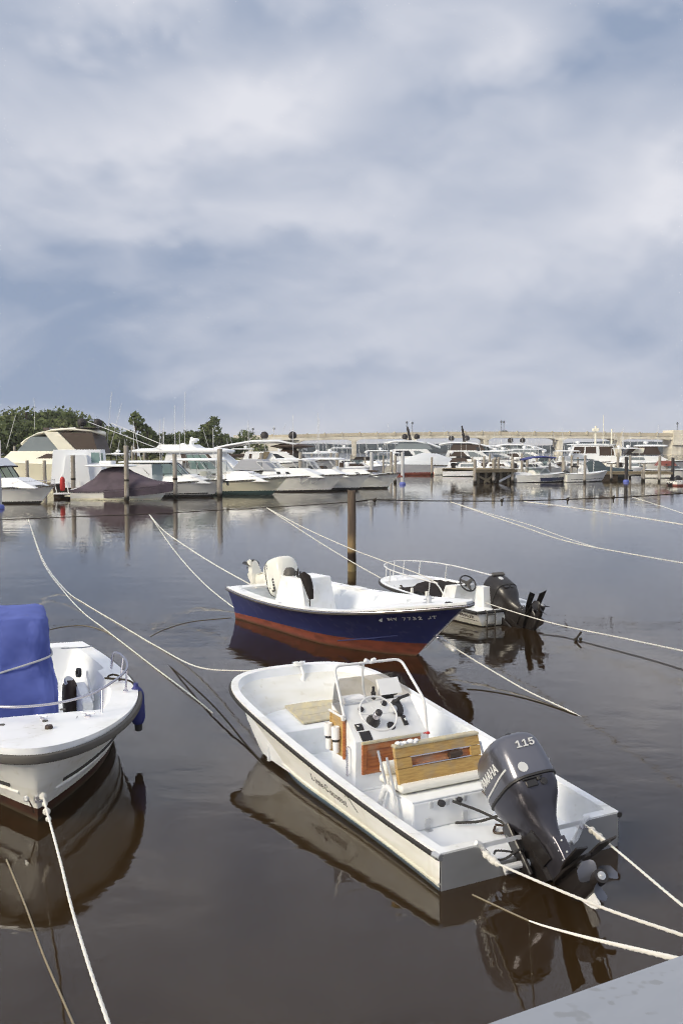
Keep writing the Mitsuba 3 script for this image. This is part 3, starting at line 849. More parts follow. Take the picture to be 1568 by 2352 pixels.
for k, (a0, a1) in enumerate(((0, .135), (.140, .235), (.240, .335))):
    u_ = np.array([.10, 0, .33]) / np.hypot(.10, .33)
    base = np.array([1.20, 0, .45])
    A, Bq = base + u_ * a0, base + u_ * a1
    th = np.array([.045, 0, -.012])
    parts_ = [(-.355, .605)] if k == 0 else [(-.355, -.24), (.44, .605)] if k == 1 else [(-.355, .605)]
    zz = [(A, Bq)]
    if k == 2:
        for y0, y1 in ((-.355, .605),):
            S.part('backrest_plank', hexa([A + [0, y0, 0], A + [0, y1, 0], A + th + [0, y0, 0], A + th + [0, y1, 0]], [Bq + [0, y0, 0], Bq + [0, y1, 0], Bq + th + [0, y0, 0], Bq + th + [0, y1, 0]]), 'teak_yellow', False)
    else:
        for y0, y1 in parts_:
            S.part('backrest_plank', hexa([A + [0, y0, 0], A + [0, y1, 0], A + th + [0, y0, 0], A + th + [0, y1, 0]], [Bq + [0, y0, 0], Bq + [0, y1, 0], Bq + th + [0, y0, 0], Bq + th + [0, y1, 0]]), 'teak_yellow', False)
for u1 in (.142, .232):
    q = np.array([1.20, 0, .45]) + np.array([.10, 0, .33]) / np.hypot(.10, .33) * u1
    S.part('backrest_rod', rod(q + [.012, -.25, 0], q + [.012, .45, 0], .009), 'steel')
S.part('backrest_inner_face', hexa([[1.262, -.24, .575], [1.262, .44, .575], [1.268, -.24, .573], [1.268, .44, .573]], [[1.30, -.24, .68], [1.30, .44, .68], [1.306, -.24, .678], [1.306, .44, .678]]), 'teak_orange', False)
S.part('rolled_line', cat(rod([1.25, .02, .63], [1.25, -.12, .635], .030, 10)), 'brown_dark')
S.part('backrest_top', cbox([1.285, -.36, .765], [1.36, .61, .795], .008), 'grey_plank', False)
S.part('folded_rag', cat(*[sphere([1.31 + .01 * math.sin(k * 2.3), .56 - .035 * k, .803 + .006 * math.cos(3 * k)], .030 + .006 * math.sin(k * 1.9), 1, .6) for k in range(7)]), 'foam_white')
for y in (.665, -.41):
    S.part('seat_leg', cat(rod([1.18, y, .36], [1.34, y, .68], .013), rod([1.32, y, .36], [1.50, y, .70], .013)), 'alloy')
    S.part('seat_leg', tube(fillet([[1.12, y + .01, FL], [1.24, y, .40], [1.36, y, .40], [1.52, y + .01, FL]], .06), .028, 10), 'pale_pipe')
for k in range(2):
    p = [[.96, .18 - .12 * k, .30], [.80, -.02, .22 + .05 * k], [.62, -.16, .14], [.50, -.14, .12]] if k == 0 else [[.94, .16, FL + .03], [.82, -.02, FL + .05], [.72, -.18, FL + .11], [.62, -.22, .20], [.45, -.12, .22]]
    S.part('fuel_hose', tube(smooth_path(p, 7), .013, 7), 'black_rubber', True)
S.part('battery_cables', cat(*[tube(smooth_path([[.98, -.24 + .02 * k, .33], [.80 - .03 * k, -.25, .25 - .03 * k], [.62, -.22 + .03 * k, .13 + .02 * k], [.48, -.12, .20 + .02 * k]], 6), .010, 6) for k in range(4)],
                             tube(smooth_path([[.70, -.12, .09], [.62, -.05, .08], [.55, -.10, .09], [.62, -.20, .10], [.70, -.12, .11]], 6), .012, 6)), 'brown_dark')
S.part('bilge_pump', cat(tf(lathe([(.055, 0), (.055, .10), (.04, .12), (0, .12)], 14), aim([.50, -.20, FL], [0, 0, 1]))), 'brown_dark')
mo, mh = outboard(S, '', [-.615 - .45 * .97 * math.cos(math.radians(43.7)), .03, -.225 + .45 * .97 * math.sin(math.radians(43.7))], 43.7, .97, foil=True, yaw=-9, skeg='foam_white', prop='prop_grey')
P = lambda nm, g, mt, sm=30: S.part(nm, tf(g, mo), mt, sm, under=mh)
rearm = np.eye(4)
rearm[:3, 0], rearm[:3, 1], rearm[:3, 2] = [0, -1, 0], [0, 0, 1], [-1, 0, 0]
m = rearm.copy()
m[:3, 3] = [.010, -.02, 1.45]
tl = math.radians(-3)
m[:3, 1], m[:3, 2] = [math.sin(.06), 0, math.cos(.06)], [-math.cos(.06), 0, math.sin(.06)]
P('power_number', text_on('115', .064, m, .006, True, 1.15, .12), 'decal_silver', False)
m = rearm.copy()
m[:3, 3] = [.008, .10, 1.245]
P('badge', tf(lathe([(.046, 0), (.046, .004), (0, .005)], 24), m), 'decal_silver')
P('flush_knob', sphere([.13, .03, 1.572], .044, 2), 'black_plastic')
for s_ in (1, -1):
    m = np.eye(4)
    m[:3, 0], m[:3, 1], m[:3, 2], m[:3, 3] = [-s_, 0, 0], [0, 0, 1], [0, s_, 0], [.42, .2435 * s_, 1.36]
    g = text_on('YAMAHA', .082, m, .004, True, 1.0, .0)
    v = np.array(g.vertices)
    v[:, 0] = .40 + (v[:, 0] - .42) * .92
    v[:, 1] = v[:, 1] - .2435 * s_ + s_ * (.2515 * (1 - np.abs((v[:, 0] - .364) / .356) ** 3.4) ** (1 / 3.4) + .002)
    P('maker_lettering', trimesh.Trimesh(v, g.faces, process=False), 'decal_silver', False)
    xs_ = np.linspace(.66, .09, 14)
    P('side_stripe', tube(np.column_stack([xs_, s_ * (.2525 * (1 - np.abs((xs_ - .363) / .358) ** 3.5) ** (1 / 3.5)), 1.235 + .05 * ((.66 - xs_) / .57) ** 2]), .0095, 6), 'decal_silver')
P('pull_loop', tube([[.60, .16, .98], [.66, .18, .92], [.66, .17, .70], [.60, .15, .66]], .008, 6), 'black_rubber')
S.part('steering_hose', cat(tube(smooth_path([[.02, .20, .15], [-.06, .30, .22], [.05, .36, .20], [.16, .30, .12]], 6), .010, 6), tube(smooth_path([[-.02, .12, .16], [-.10, .24, .24], [-.04, .34, .16], [.10, .34, .10]], 6), .010, 6)), 'black_rubber')
S.part('tilt_support', rod([-.08, .12, .10], [-.06, .36, .09], .030, 10), 'pale_pipe')
S.part('drain_pipe', cat(rod([-.03, .335, .06], [-.06, .335, .03], .016)), 'alloy')
for y, x in ((.54, -.004), (-.52, -.004)):
    S.part('stern_eye', tube([[x, y - .02, .27], [x - .035, y - .02, .26], [x - .035, y + .02, .26], [x, y + .02, .27]], .008, 6), 'steel')
bc = np.eye(4)
bc[:3, 3] = [4.86, -.12, float(H.zs(4.86)) + .012]
bc[:3, :3] = [[0, -1, 0], [1, 0, 0], [0, 0, 1]]
cleat(S, bc, 1.2)
S.part('bow_line_loops', cat(*[tube(smooth_path(np.array([[4.85 + .03 * math.cos(a), -.12 + .05 * math.sin(a) * (1 + .2 * k), float(H.zs(4.86)) + .03 + .015 * k] for a in np.linspace(0, 6.0, 8)]), 4), .012, 6) for k in range(3)]), 'foam_white')
S.part('bow_line_tail', tube(smooth_path([[4.83, -.14, .76], [4.78, -.15, .66], [4.74, -.11, .54], [4.66, -.06, .43], [4.58, -.12, .385], [4.50, -.10, .38]], 7), .018, 7), 'foam_white', True)
for x, y in ((4.76, -.13), (4.60, -.12)):
    S.part('line_knot', sphere([x, y, .60 if x > 4.7 else .40], .032, 1), 'foam_white')


# ------------------------------------------------------------------ the blue launch
BF = frame((-1.432, 20.83), -57.0)
T = Thing('blue_launch', 'dark blue open boat with a red bottom and a white outboard tilted up', 'boat', BF)
HB = Hull(6.30, 1.348, 1.138, .554, 2.737, 1.0, .668, -.294, .689, .868, .938, 4.985, .502, 2.25, 1.0, n=64)
hull = HB.mesh(1.5, 14, transom=True)
up, dn = HB.split(hull, .13, .026)
T.part('hull', up, 'blue_hull', 45)
T.part('bottom_paint', dn, 'red_bottom', 45, label='brick red antifouling paint below the blue topsides')
for s_ in (1, -1):
    T.part('spray_rail', sweep(smooth_path([HB.side(x, h, 1.5, .004) * [1, s_, 1] for x, h in ((4.5, .17), (4.9, .26), (5.3, .34), (5.7, .42))], 6), circle(.006, 6, .012), up=[0, 0, 1]), 'blue_hull')
inner = HB.plan.buffer(-.23, join_style=1).intersection(sbox(.22, -2, 4.62, 2)).buffer(-.08).buffer(.08)
crown = lambda x, y: HB.zs(x) + .02 + .03 * (1 - np.minimum(np.abs(y) / 1.3, 1) ** 2) * (x > 4.6)
T.part('gunwale', fill(HB.plan.difference(inner), crown, .08), 'gelcoat', 40)
T.part('gunwale_edge', wall(HB.plan.exterior.coords, crown, lambda x, y: HB.zs(x) - .05), 'gelcoat', 40)
ic = np.array(shapely.segmentize(inner, .1).exterior.coords)
T.part('coaming_lip', wall(ic, crown, lambda x, y: crown(x, y) - .05), 'gelcoat', 40)
T.part('inner_side', cove(np.array(shapely.segmentize(inner.buffer(.03), .1).exterior.coords), lambda x, y: crown(x, y) - .03, .14, .30, .44, 2.4, 8, .75), 'liner', 50)
T.part('floor', fill(Polygon(inset(np.array(shapely.segmentize(inner.buffer(.03), .1).exterior.coords), 1, .30, .44, 2.4)).buffer(0), lambda x, y: .14 + 0 * x, .25), 'liner', False)
for x in (1.25, 2.35, 3.4):
    yb = float(np.interp(x / HB.L, HB.t, HB.b)) - .27
    T.part('frame_rib', cbox([x - .02, yb - .12, .14], [x + .02, yb + .01, float(HB.zs(x)) - .02], .006), 'liner')
T.part('rub_rail', sweep(HB.line(1.0, out=.014, dz=-.022), circle(.020, 8, .030), up=[0, 0, 1]), 'grey_rubber', 40)
T.part('rub_rail_insert', sweep(HB.line(1.0, out=.030, dz=-.012), circle(.008, 6, .010), up=[0, 0, 1]), 'steel', 40)
T.part('stem_strip', tube([HB.side(HB.L, h, 1.5) + [.006, 0, 0] for h in np.linspace(.18, .95, 7)], .012, 6), 'alloy')
con = hexa([[.72, -.47, .14], [2.16, -.47, .14], [.80, .30, .14], [2.05, .30, .14]], [[1.08, -.44, .99], [1.86, -.44, 1.00], [1.12, .26, 1.0], [1.82, .26, 1.01]])
T.part('console', con, 'gelcoat', 20)
T.part('console_shroud', loft([sring(1.14, -.28, z, rx, ry, 2.6, 20) for z, rx, ry in ((1.0, .14, .12), (1.06, .13, .11), (1.13, .085, .08), (1.15, .04, .04))]), 'grey_rubber')
T.part('throttle_levers', cat(rod([1.50, -.3, 1.0], [1.50, -.3, 1.17], .016), rod([1.60, -.3, 1.0], [1.58, -.3, 1.12], .018), tube(fillet([[1.36, -.3, 1.0], [1.38, -.3, 1.10], [1.46, -.3, 1.10], [1.47, -.3, 1.0]], .04), .016), cbox([1.55, -.36, 1.0], [1.70, -.24, 1.04], .01)), 'black_plastic')
T.part('covered_rod_bag', loft([sring(x, -.42, z, rx, ry, 2.3, 18) for z, x, rx, ry in ((.66, 2.20, .035, .05), (.76, 2.16, .06, .07), (.90, 2.10, .085, .09), (1.02, 2.02, .10, .10), (1.09, 1.96, .11, .10), (1.13, 1.93, .05, .05), (1.16, 1.93, .012, .012))]), 'black_canvas')
T.part('bag_strap', rod([2.22, -.46, .48], [2.18, -.44, .80], .012), 'black_rubber')
T.part('seat_base', cbox([.62, -.20, .14], [.95, .35, .50], .03), 'gelcoat', 20)
mo, mh = outboard(T, '', [-1.24, .0, .76], 71, 1.15, 'engine_white', 'engine_white', 'engine_white', prop='black_plastic', skeg='engine_white')
P = lambda nm, g, mt, sm=30: T.part(nm, tf(g, mo), mt, sm, under=mh)
for s_ in (1, -1):
    for k in range(4):
        P('vent_slot', cbox([.40 + .052 * k, .240 * s_, 1.36], [.438 + .052 * k, .249 * s_, 1.42], .002), 'black_plastic')
    for k in range(9):
        P('side_decal', cbox([.12 + .052 * k, .2435 * s_, 1.225], [.15 + .052 * k, .2475 * s_, 1.255], .001), 'engine_dark', False)
    P('cowl_handle', cbox([.60, .225 * s_, 1.30], [.64, .250 * s_, 1.40], .008), 'grey_rubber')
for x, y, s_ in ((5.30, 0.02, 1),):
    T.part('bow_bitt', cat(rod([x, y, float(HB.zs(x))], [x, y, float(HB.zs(x)) + .17], .045, 12), rod([x, y - .11, float(HB.zs(x)) + .12], [x, y + .11, float(HB.zs(x)) + .12], .014), cbox([x - .08, y - .08, float(HB.zs(x)) + .03], [x + .08, y + .08, float(HB.zs(x)) + .062], .01)), 'alloy')
T.part('anchor_chock', cbox([5.86, -.10, float(HB.zs(5.9)) + .02], [5.98, .0, float(HB.zs(5.9)) + .07], .015), 'black_plastic')
for x, y in ((.16, -.9), (.16, .9), (.40, -1.0), (.62, -1.05), (2.4, -1.22), (3.4, -1.15), (2.2, 1.22), (.9, 1.12)):
    T.part('rod_holder', tf(lathe([(.034, 0), (.036, .004), (.028, .006), (0, -.004)], 14), aim([x, y, float(HB.zs(x)) + .021], [0, 0, 1])), 'alloy')
T.part('cleat_base', cbox([1.30, 1.05, float(HB.zs(1.4)) + .018], [1.75, 1.22, float(HB.zs(1.4)) + .05], .012), 'gelcoat')
for x, z in ((1.72, .46), (1.05, .50), (3.05, .42)):
    yb = float(np.interp(x / HB.L, HB.t, HB.b)) - .15
    T.part('line_coil', cat(*[tube(smooth_path([[x + .05 * math.cos(a) * (1 + .2 * k), yb - .03, z + .10 * math.sin(a)] for a in np.linspace(0, 6.1, 9)], 3), .008, 5) for k in range(2)]), 'tan_rope')
T.part('bilge_switch', cbox([1.95, 1.10, .44], [2.03, 1.17, .56], .01), 'black_plastic')
# registration on the starboard bow
cur = 5.42
for ch, wd in zip('NY 7732 JT', [.098, .096, .055, .080, .080, .084, .084, .055, .070, .080]):
    if ch != ' ':
        a, b = HB.side(cur, .80, 1.5) * [1, -1, 1], HB.side(cur - .09, .80, 1.5) * [1, -1, 1]
        c0, c1 = HB.side(cur + .03, .70, 1.5) * [1, -1, 1], HB.side(cur + .03, .86, 1.5) * [1, -1, 1]
        ex = (a - b) / np.linalg.norm(a - b)
        ez = np.cross(ex, (c1 - c0) / np.linalg.norm(c1 - c0))
        m = np.eye(4)
        ez *= -np.sign(ez[1])
        m[:3, 0], m[:3, 1], m[:3, 2], m[:3, 3] = ex, np.cross(ez, ex), ez, HB.side(cur + .03, .80, 1.5) * [1, -1, 1] + ez * .004
        T.part('registration', text_on(ch, .100, m, .004, True, .82), 'decal_silver', False)
    cur += wd * .86
a = HB.side(5.30, .80, 1.5) * [1, -1, 1]
T.part('registration_sticker', cbox(a - [.045, .004, .03], a + [.045, .004, .03]), 'grey_canvas', False)
T.part('bow_eye', tube(smooth_path([[5.50, -.03, .43], [5.60, -.02, .42], [5.60, .02, .42], [5.50, .03, .43]], 4), .012, 6), 'steel')

# ------------------------------------------------------------------ the small white runabout behind it
WF = frame((3.417, 19.666), 118.8)
T = Thing('rail_runabout', 'small white boat with a bow rail and a black outboard tilted up', 'boat', WF)
HW = Hull(4.371, .989, .836, .579, 2.837, 1.84, .31, .12, .051, .784, .703, 3.327, .426, 2.0, 1.0, n=56)
up, dn = HW.split(HW.mesh(1.2, 9, transom=True), .02, .01)
T.part('hull', up, 'topside', 45)
T.part('bottom_paint', dn, 'dark_bottom', 45)
inner = HW.plan.buffer(-.10).intersection(sbox(.34, -2, 5, 2)).difference(sbox(3.72, -2, 5, 2))
inner = unary_union([inner, sbox(.06, -.36, .40, .36)]).buffer(-.04).buffer(.04)
crown = lambda x, y: HW.zs(x) + .015
T.part('gunwale', fill(HW.plan.difference(inner), crown, .08), 'gelcoat', 40)
ic = np.array(shapely.segmentize(inner, .1).exterior.coords)
T.part('inner_side', cove(ic, crown, .10, .26, .20, 2.0), 'liner', 50)
T.part('floor', fill(Polygon(inset(ic, 1, .26, .20, 2.0)).buffer(0), lambda x, y: .10 + 0 * x, .25), 'liner', False)
T.part('rub_rail', sweep(HW.line(1.0, out=.014, dz=-.02), circle(.026, 8, .032), up=[0, 0, 1]), 'black_rubber', 40)
T.part('rub_rail_stern', rod([-.012, -.82, .29], [-.012, .82, .29], .026), 'black_rubber')
hz = .35
cp = np.array([p for p in HW.line(1.0, out=-.10, dz=0) if p[0] > 1.0])
rail = [p + [0, 0, .02 + (hz if 1.35 < p[0] else hz * max(0, (p[0] - 1.0) / .35))] for p in cp]
T.part('bow_rail', tube(rail, .015, 8), 'pale_pipe', True)
for i in np.linspace(4, len(cp) - 5, 8).astype(int):
    T.part('rail_post', rod(cp[i] + [0, 0, .01], rail[i] + np.array([-.06, 0, 0]), .012, 8), 'pale_pipe')
T.part('console', hexa([[1.12, .02, .10], [1.12, .66, .10], [1.70, .06, .10], [1.70, .62, .10]], [[1.12, .06, .62], [1.12, .62, .62], [1.42, .08, .66], [1.42, .60, .66], [1.02, .08, .70], [1.02, .60, .70]]), 'gelcoat', 40)
rm = aim([.96, .36, .74], [-.8, 0, .6], [0, 1, 0])
ang = np.linspace(0, 2 * np.pi, 32, endpoint=False)
wh = T.part('steering_wheel', tf(tube(np.column_stack([.185 * np.cos(ang), .185 * np.sin(ang), 0 * ang]), .016, 8, closed=True), rm), 'black_plastic', True)
for a in (90, 210, 330):
    T.part('wheel_spoke', tf(hexa([[-.05 * math.sin(math.radians(a)), .05 * math.cos(math.radians(a)), -.006], [.05 * math.sin(math.radians(a)), -.05 * math.cos(math.radians(a)), -.006], [0, 0, .01]],
                                  [[.18 * math.cos(math.radians(a)) - .03 * math.sin(math.radians(a)), .18 * math.sin(math.radians(a)) + .03 * math.cos(math.radians(a)), 0], [.18 * math.cos(math.radians(a)) + .03 * math.sin(math.radians(a)), .18 * math.sin(math.radians(a)) - .03 * math.cos(math.radians(a)), .008]]), rm), 'grey_rubber', False, under=wh)
T.part('wheel_column', rod([.96, .36, .74], [1.08, .36, .65], .025), 'black_plastic', under=wh)
T.part('seat_pedestal', hexa([[.26, -.10, .10], [.26, .46, .10], [.62, -.10, .10], [.62, .46, .10]], [[.34, -.06, .74], [.34, .42, .74], [.58, -.06, .74], [.58, .42, .74]]), 'gelcoat', 35)
T.part('bench_seat', cbox([.62, -.62, .10], [.98, .02, .38], .03), 'gelcoat')
T.part('seat_pad', cbox([.66, -.6, .385], [.96, 0, .45], .025), 'vinyl', 50)
T.part('motor_well_cover', cbox([.10, -.34, .11], [.36, .34, .26], .03), 'black_canvas')
gx, gy = np.meshgrid(np.linspace(1.85, 3.65, 30), np.linspace(-.86, .42, 22), indexing='ij')
keep = shapely.contains_xy(inner.buffer(-.02), gx, gy)
gz = .24 + .16 * meshkit.fbm(np.stack([gx * 2.2, gy * 2.6, 0 * gx], -1), 3, 4) + .12 * np.clip(-gy / .9, 0, 1)
idx = np.arange(gx.size).reshape(gx.shape)
q = np.stack([idx[:-1, :-1], idx[1:, :-1], idx[1:, 1:], idx[:-1, 1:]], -1).reshape(-1, 4)
q = q[keep.ravel()[q].all(1)]
T.part('tarpaulin', (np.column_stack([gx.ravel(), gy.ravel(), gz.ravel()]), q), 'black_canvas', True, label='crumpled black tarpaulin lying in the bow')
T.part('side_bench', cbox([1.9, .45, .10], [3.2, .75, .26], .02), 'gelcoat')
for x in (2.3, 2.9):
    T.part('bench_clip', cbox([x, .44, .26], [x + .05, .50, .40], .006), 'vinyl')
T.part('bow_gear', cat(*[sphere([4.0 + .10 * math.sin(k * 2.2), .15 + .07 * k - .2, .43 + .03 * math.cos(k)], .06 + .015 * math.sin(3 * k), 1) for k in range(6)]), 'foam_white')
T.part('bow_line_heap', cat(*[tube(smooth_path([[3.70 + .12 * math.cos(a + k), .42 + .10 * math.sin(a * 1.3 + k), .30 + .06 * math.sin(2 * a + k)] for a in np.linspace(0, 6, 9)], 4), .016, 5) for k in range(3)]), 'dark_rope')
mo, mh = outboard(T, '', [-1.05, .0, .25], 63, 1.08, 'engine_black', 'engine_black', 'engine_black', foil=True, prop='engine_black', skeg='engine_black')
P = lambda nm, g, mt, sm=30: T.part(nm, tf(g, mo), mt, sm, under=mh)
P('rear_badge', tf(lathe([(.05, 0), (.05, .004), (0, .005)], 20), aim([.008, .04, 1.36], [-1, 0, 0])), 'decal_silver')
for s_ in (1, -1):
    P('cowl_stripe', tube([[.14, .226 * s_, 1.26], [.40, .2475 * s_, 1.27], [.66, .226 * s_, 1.30]], .010, 6), 'grey_rubber')
P('top_panel', cbox([-.004, -.14, 1.46], [.02, .14, 1.55], .008), 'grey_rubber')
for y in (.42, .62):
    T.part('boarding_ladder', tube(fillet([[.02, y, .33], [-.06, y, .30], [-.04, y, -.10]], .04), .014, 8), 'grey_rubber')
T.part('ladder_rung', rod([-.055, .42, .25], [-.055, .62, .25], .014), 'grey_rubber')
T.part('ladder_rung', rod([-.05, .42, .05], [-.05, .62, .05], .014), 'grey_rubber')
T.part('round_reflector', tf(lathe([(.05, 0), (.05, .006), (0, .01)], 18), aim([-.002, -.42, .13], [-1, 0, 0])), 'red_plastic')
T.part('stern_eye', tube([[0, -.30, .20], [-.04, -.30, .19], [-.04, -.24, .19], [0, -.24, .20]], .009, 6), 'steel')
a, b = HW.side(.18, .5), HW.side(.58, .5)
ex = (a - b) / np.linalg.norm(a - b)
upv = HW.side(.4, .8) - HW.side(.4, .3)
ez = np.cross(ex, upv / np.linalg.norm(upv))
m = np.eye(4)
m[:3, 0], m[:3, 1], m[:3, 2], m[:3, 3] = ex, np.cross(ez, ex), ez, HW.side(.42, .60) + ez * .004
T.part('name_lettering', text_on('WHALER', .070, m, .003, True, 1.1), 'brown_dark', False)
m2 = m.copy()
m2[:3, 3] = HW.side(.40, .38) + ez * .005
T.part('name_underline', tf(cbox([-.28, -.005, 0], [.28, .005, .003]), m2), 'brown_dark', False)

# ------------------------------------------------------------------ the covered boat at left, bow towards the viewer
LF = frame((-4.53, 13.767), -70.58)
T = Thing('covered_console_boat', 'white boat with a bow rail and a bright blue console cover, at the left edge', 'boat', LF)
HL = Hull(5.325, 1.205, .82, .561, 1.527, 1.819, .758, -.081, .119, 1.011, .90, 4.853, .405, 1.944, .898, n=72)
up, dn = HL.split(HL.mesh(1.35, 14, transom=True), .13, .006)
T.part('hull', up, 'topside', 45)
T.part('bottom_paint', dn, 'brown_bottom', 45, label='dark red brown bottom paint showing above the water')
inner = HL.plan.buffer(-.30).intersection(sbox(.30, -2, 3.94, 2))
inner = unary_union([inner, HL.plan.buffer(-.20).intersection(sbox(.3, -2, 1.9, 2))]).buffer(-.12).buffer(.12)
crown = lambda x, y: HL.zs(x) + .02 + .045 * np.clip(1 - (np.abs(y) / 1.2) ** 2, 0, 1) * np.clip((x - 3.6) / .8, 0, 1)
T.part('deck', fill(HL.plan.difference(inner), crown, .08), 'gelcoat', 40)
T.part('deck_edge', wall(HL.plan.exterior.coords, crown, lambda x, y: HL.zs(x) - .04), 'gelcoat', 40)
ic = np.array(shapely.segmentize(inner, .08).exterior.coords)
T.part('inner_side', cove(ic, crown, .12, .26, .24, 1.6), 'liner', 50)
T.part('floor', fill(Polygon(inset(ic, 1, .26, .24, 1.6)).buffer(0), lambda x, y: .12 + 0 * x, .25), 'liner', False)
unz = lambda z: float(.68 + (z - .789) / .86 if z > .789 else z / 1.16)


def fit_left(v):
    z = v[:, 2]
    return np.column_stack([v[:, 0] * .985, v[:, 1] * .86, np.where(z < .68, z * 1.16, .789 + (z - .68) * .86)])


T.part('rub_rail', sweep(HL.line(1.0, out=.020, dz=-.035), circle(.030, 8, .045), up=[0, 0, 1]), 'grey_rubber', 40)
for s_ in (1, -1):
    T.part('hull_stripe', sweep([HL.side(x, .50, 1.35, .004) * [1, s_, 1] for x in np.linspace(2.3, 5.08, 24)], [[-.006, -.022], [.006, -.022], [.006, .022], [-.006, .022]], up=[0, 0, 1]), 'black_rubber', 40)
    T.part('hull_knuckle', sweep([HL.side(x, .40, 1.35, .003) * [1, s_, 1] for x in np.linspace(2.3, 5.15, 24)], circle(.014, 6, .018), up=[0, 0, 1]), 'topside', 40)
T.warp = fit_left
T.part('front_seat', cbox([2.95, -.55, .12], [3.45, .55, .36], .03), 'liner')
T.part('side_locker', cbox([1.5, .70, .12], [2.6, .86, .46], .02), 'liner')
rp = smooth_path([[2.05, 1.18, .69], [2.12, 1.20, .93], [2.45, 1.25, 1.0], [2.90, 1.28, 1.0], [3.35, 1.21, .99], [3.85, .97, .98], [4.26, .67, .97], [4.50, .32, .97], [4.56, 0, .97], [4.50, -.32, .97], [4.26, -.67, .97], [3.85, -.97, .98], [3.35, -1.21, .99], [2.9, -1.28, 1.0], [2.12, -1.2, .93], [2.05, -1.18, .69]], 6)
T.part('bow_rail', tube(rp, .016, 10), 'steel', True)
for x, y, u, v_, z in ((4.16, .80, 4.05, .82, .975), (3.23, 1.22, 3.20, 1.245, .99), (2.72, 1.22, 2.66, 1.27, 1.0)):
    for s_ in (1, -1):
        T.part('rail_post', rod([x, y * s_, .68], [u, v_ * s_, z], .013, 8), 'steel')
        T.part('rail_foot', tf(lathe([(.035, 0), (.035, .006), (.016, .014), (0, .014)], 14), aim([x, y * s_, .682], [0, 0, 1])), 'steel')
rings, ncv = [], 160
cv = np.array([(.40, 2.34, .74, .56), (.60, 2.32, .735, .555), (.80, 2.28, .69, .515), (.96, 2.24, .645, .470), (1.03, 2.22, .62, .450), (1.10, 2.20, .632, .462), (1.25, 2.15, .62, .475), (1.42, 2.10, .60, .475), (1.53, 2.07, .585, .47), (1.60, 2.05, .55, .44), (1.625, 2.04, .45, .35), (1.64, 2.03, .22, .18)])
for z, xc, rx, ry in [[float(np.interp(t, range(12), cv[:, c])) for c in range(4)] for t in np.concatenate([np.linspace(0, 9, 40), [9.5, 10, 10.5, 11]])]:
    r_ = sring(xc, 0, z, rx, ry, 5.0, ncv)
    d = meshkit.fbm(np.stack([r_[:, 0] * 3.0, r_[:, 1] * 3.0, r_[:, 2] * 1.3], -1), 4, 3) - .5
    d2 = meshkit.fbm(np.stack([r_[:, 0] * 9.0 + r_[:, 2] * 5, r_[:, 1] * 9.0, r_[:, 2] * 3.0], -1), 3, 8) - .5
    th = np.arctan2(r_[:, 1], r_[:, 0] - xc)
    waist = np.exp(-((z - 1.03) / .16) ** 2)
    fold = .022 * np.sin(th * 19 + 9 * d) * (waist * .9 + np.clip(.75 - z, 0, .3) * 1.6)
    pleat = -.045 * np.exp(-((th - .80 - .10 * (z - 1)) / .05) ** 2) - .02 * np.exp(-((th + .75 + .2 * (z - 1)) / .06) ** 2)
    drape = meshkit.fbm(np.stack([th * 3.2 + 2.2 * z, th * 1.1 - 3.4 * z, 0 * th], -1), 4, 21) - .5
    d2 = d2 * .5 + 1.5 * drape
    out = (r_[:, :2] - [xc, 0]) / (np.linalg.norm(r_[:, :2] - [xc, 0], axis=1, keepdims=True) + 1e-9)
    r_[:, :2] += out * (.09 * d + .05 * d2 + fold + pleat * (z < 1.61))[:, None]
    r_[:, 2] += .09 * d * (z > 1.2)
    rings.append(r_)
T.part('console_cover', shift(loft(rings), 0, -.17, 0), 'blue_canvas', True, label='bright blue canvas cover tied over the console')
rr = np.vstack([sring(2.22, 0, 1.03, .655, .485, 5, 40), sring(2.22, 0, 1.03, .655, .485, 5, 40)[:1]])
rr[:, 2] += .10 * (rr[:, 0] - 2.2) + .26 * (rr[:, 1] - .35)
rr[:, :2] = [2.22, 0] + (rr[:, :2] - [2.22, 0]) * (1.02 + .32 * np.maximum(1.03 - rr[:, 2:], 0))
rr[:, 1] -= .17
T.part('cover_tie', tube(rr, .014, 7), 'grey_canvas', True)
T.part('cover_tie_line', tube(smooth_path([[2.0, .49, 1.03], [1.3, .85, .86], [.55, 1.05, .70]], 6), .010, 6), 'grey_canvas', True)
for z in (.33, .50):
    T.part('rod_rack', cat(tf(lathe([(.045, 0), (.045, .03), (.0, .03)], 16), aim([1.32, .92, z], [0, -1, 0])), rod([1.32, .90, z], [2.4, .88, z - .06], .018)), 'dark_rope' if z > 1 else 'pale_pipe')
    T.part('rack_cup', tf(lathe([(.055, 0), (.055, .05), (.03, .05), (.03, .03), (0, .03)], 16), aim([1.28, .80, z + .02], [.4, -1, .2])), 'black_plastic')
T.part('locker_door', cbox([1.55, .685, .18], [1.75, .695, .46], .004), 'teal_canvas')
T.part('life_jacket_bag', loft([sring(1.62, .62, z, rx, ry, 2.4, 20) for z, rx, ry in ((.13, .16, .10), (.30, .18, .12), (.45, .15, .11), (.52, .08, .06))]), 'brown_dark')
T.part('speaker', tf(lathe([(.07, 0), (.07, .02), (.05, .03), (0, .02)], 18), aim([1.66, .60, .50], [.6, .1, .7])), 'alloy')
T.part('hatch_seam', cat(tube(smooth_path([[4.30, .50, .722], [4.55, .42, .715], [4.72, .20, .708], [4.72, -.2, .708], [4.55, -.42, .715], [4.30, -.5, .722]], 5), .006, 5)), 'grey_canvas')
for x, y, r_ in ((4.41, .125, .034), (3.86, .36, .036), (4.40, -.35, .03)):
    T.part('deck_plate', tf(lathe([(r_, 0), (r_, .006), (r_ * .7, .008), (0, .004)], 16), aim([x, y, unz(crown(x, y))], [0, 0, 1])), 'grey_rubber')
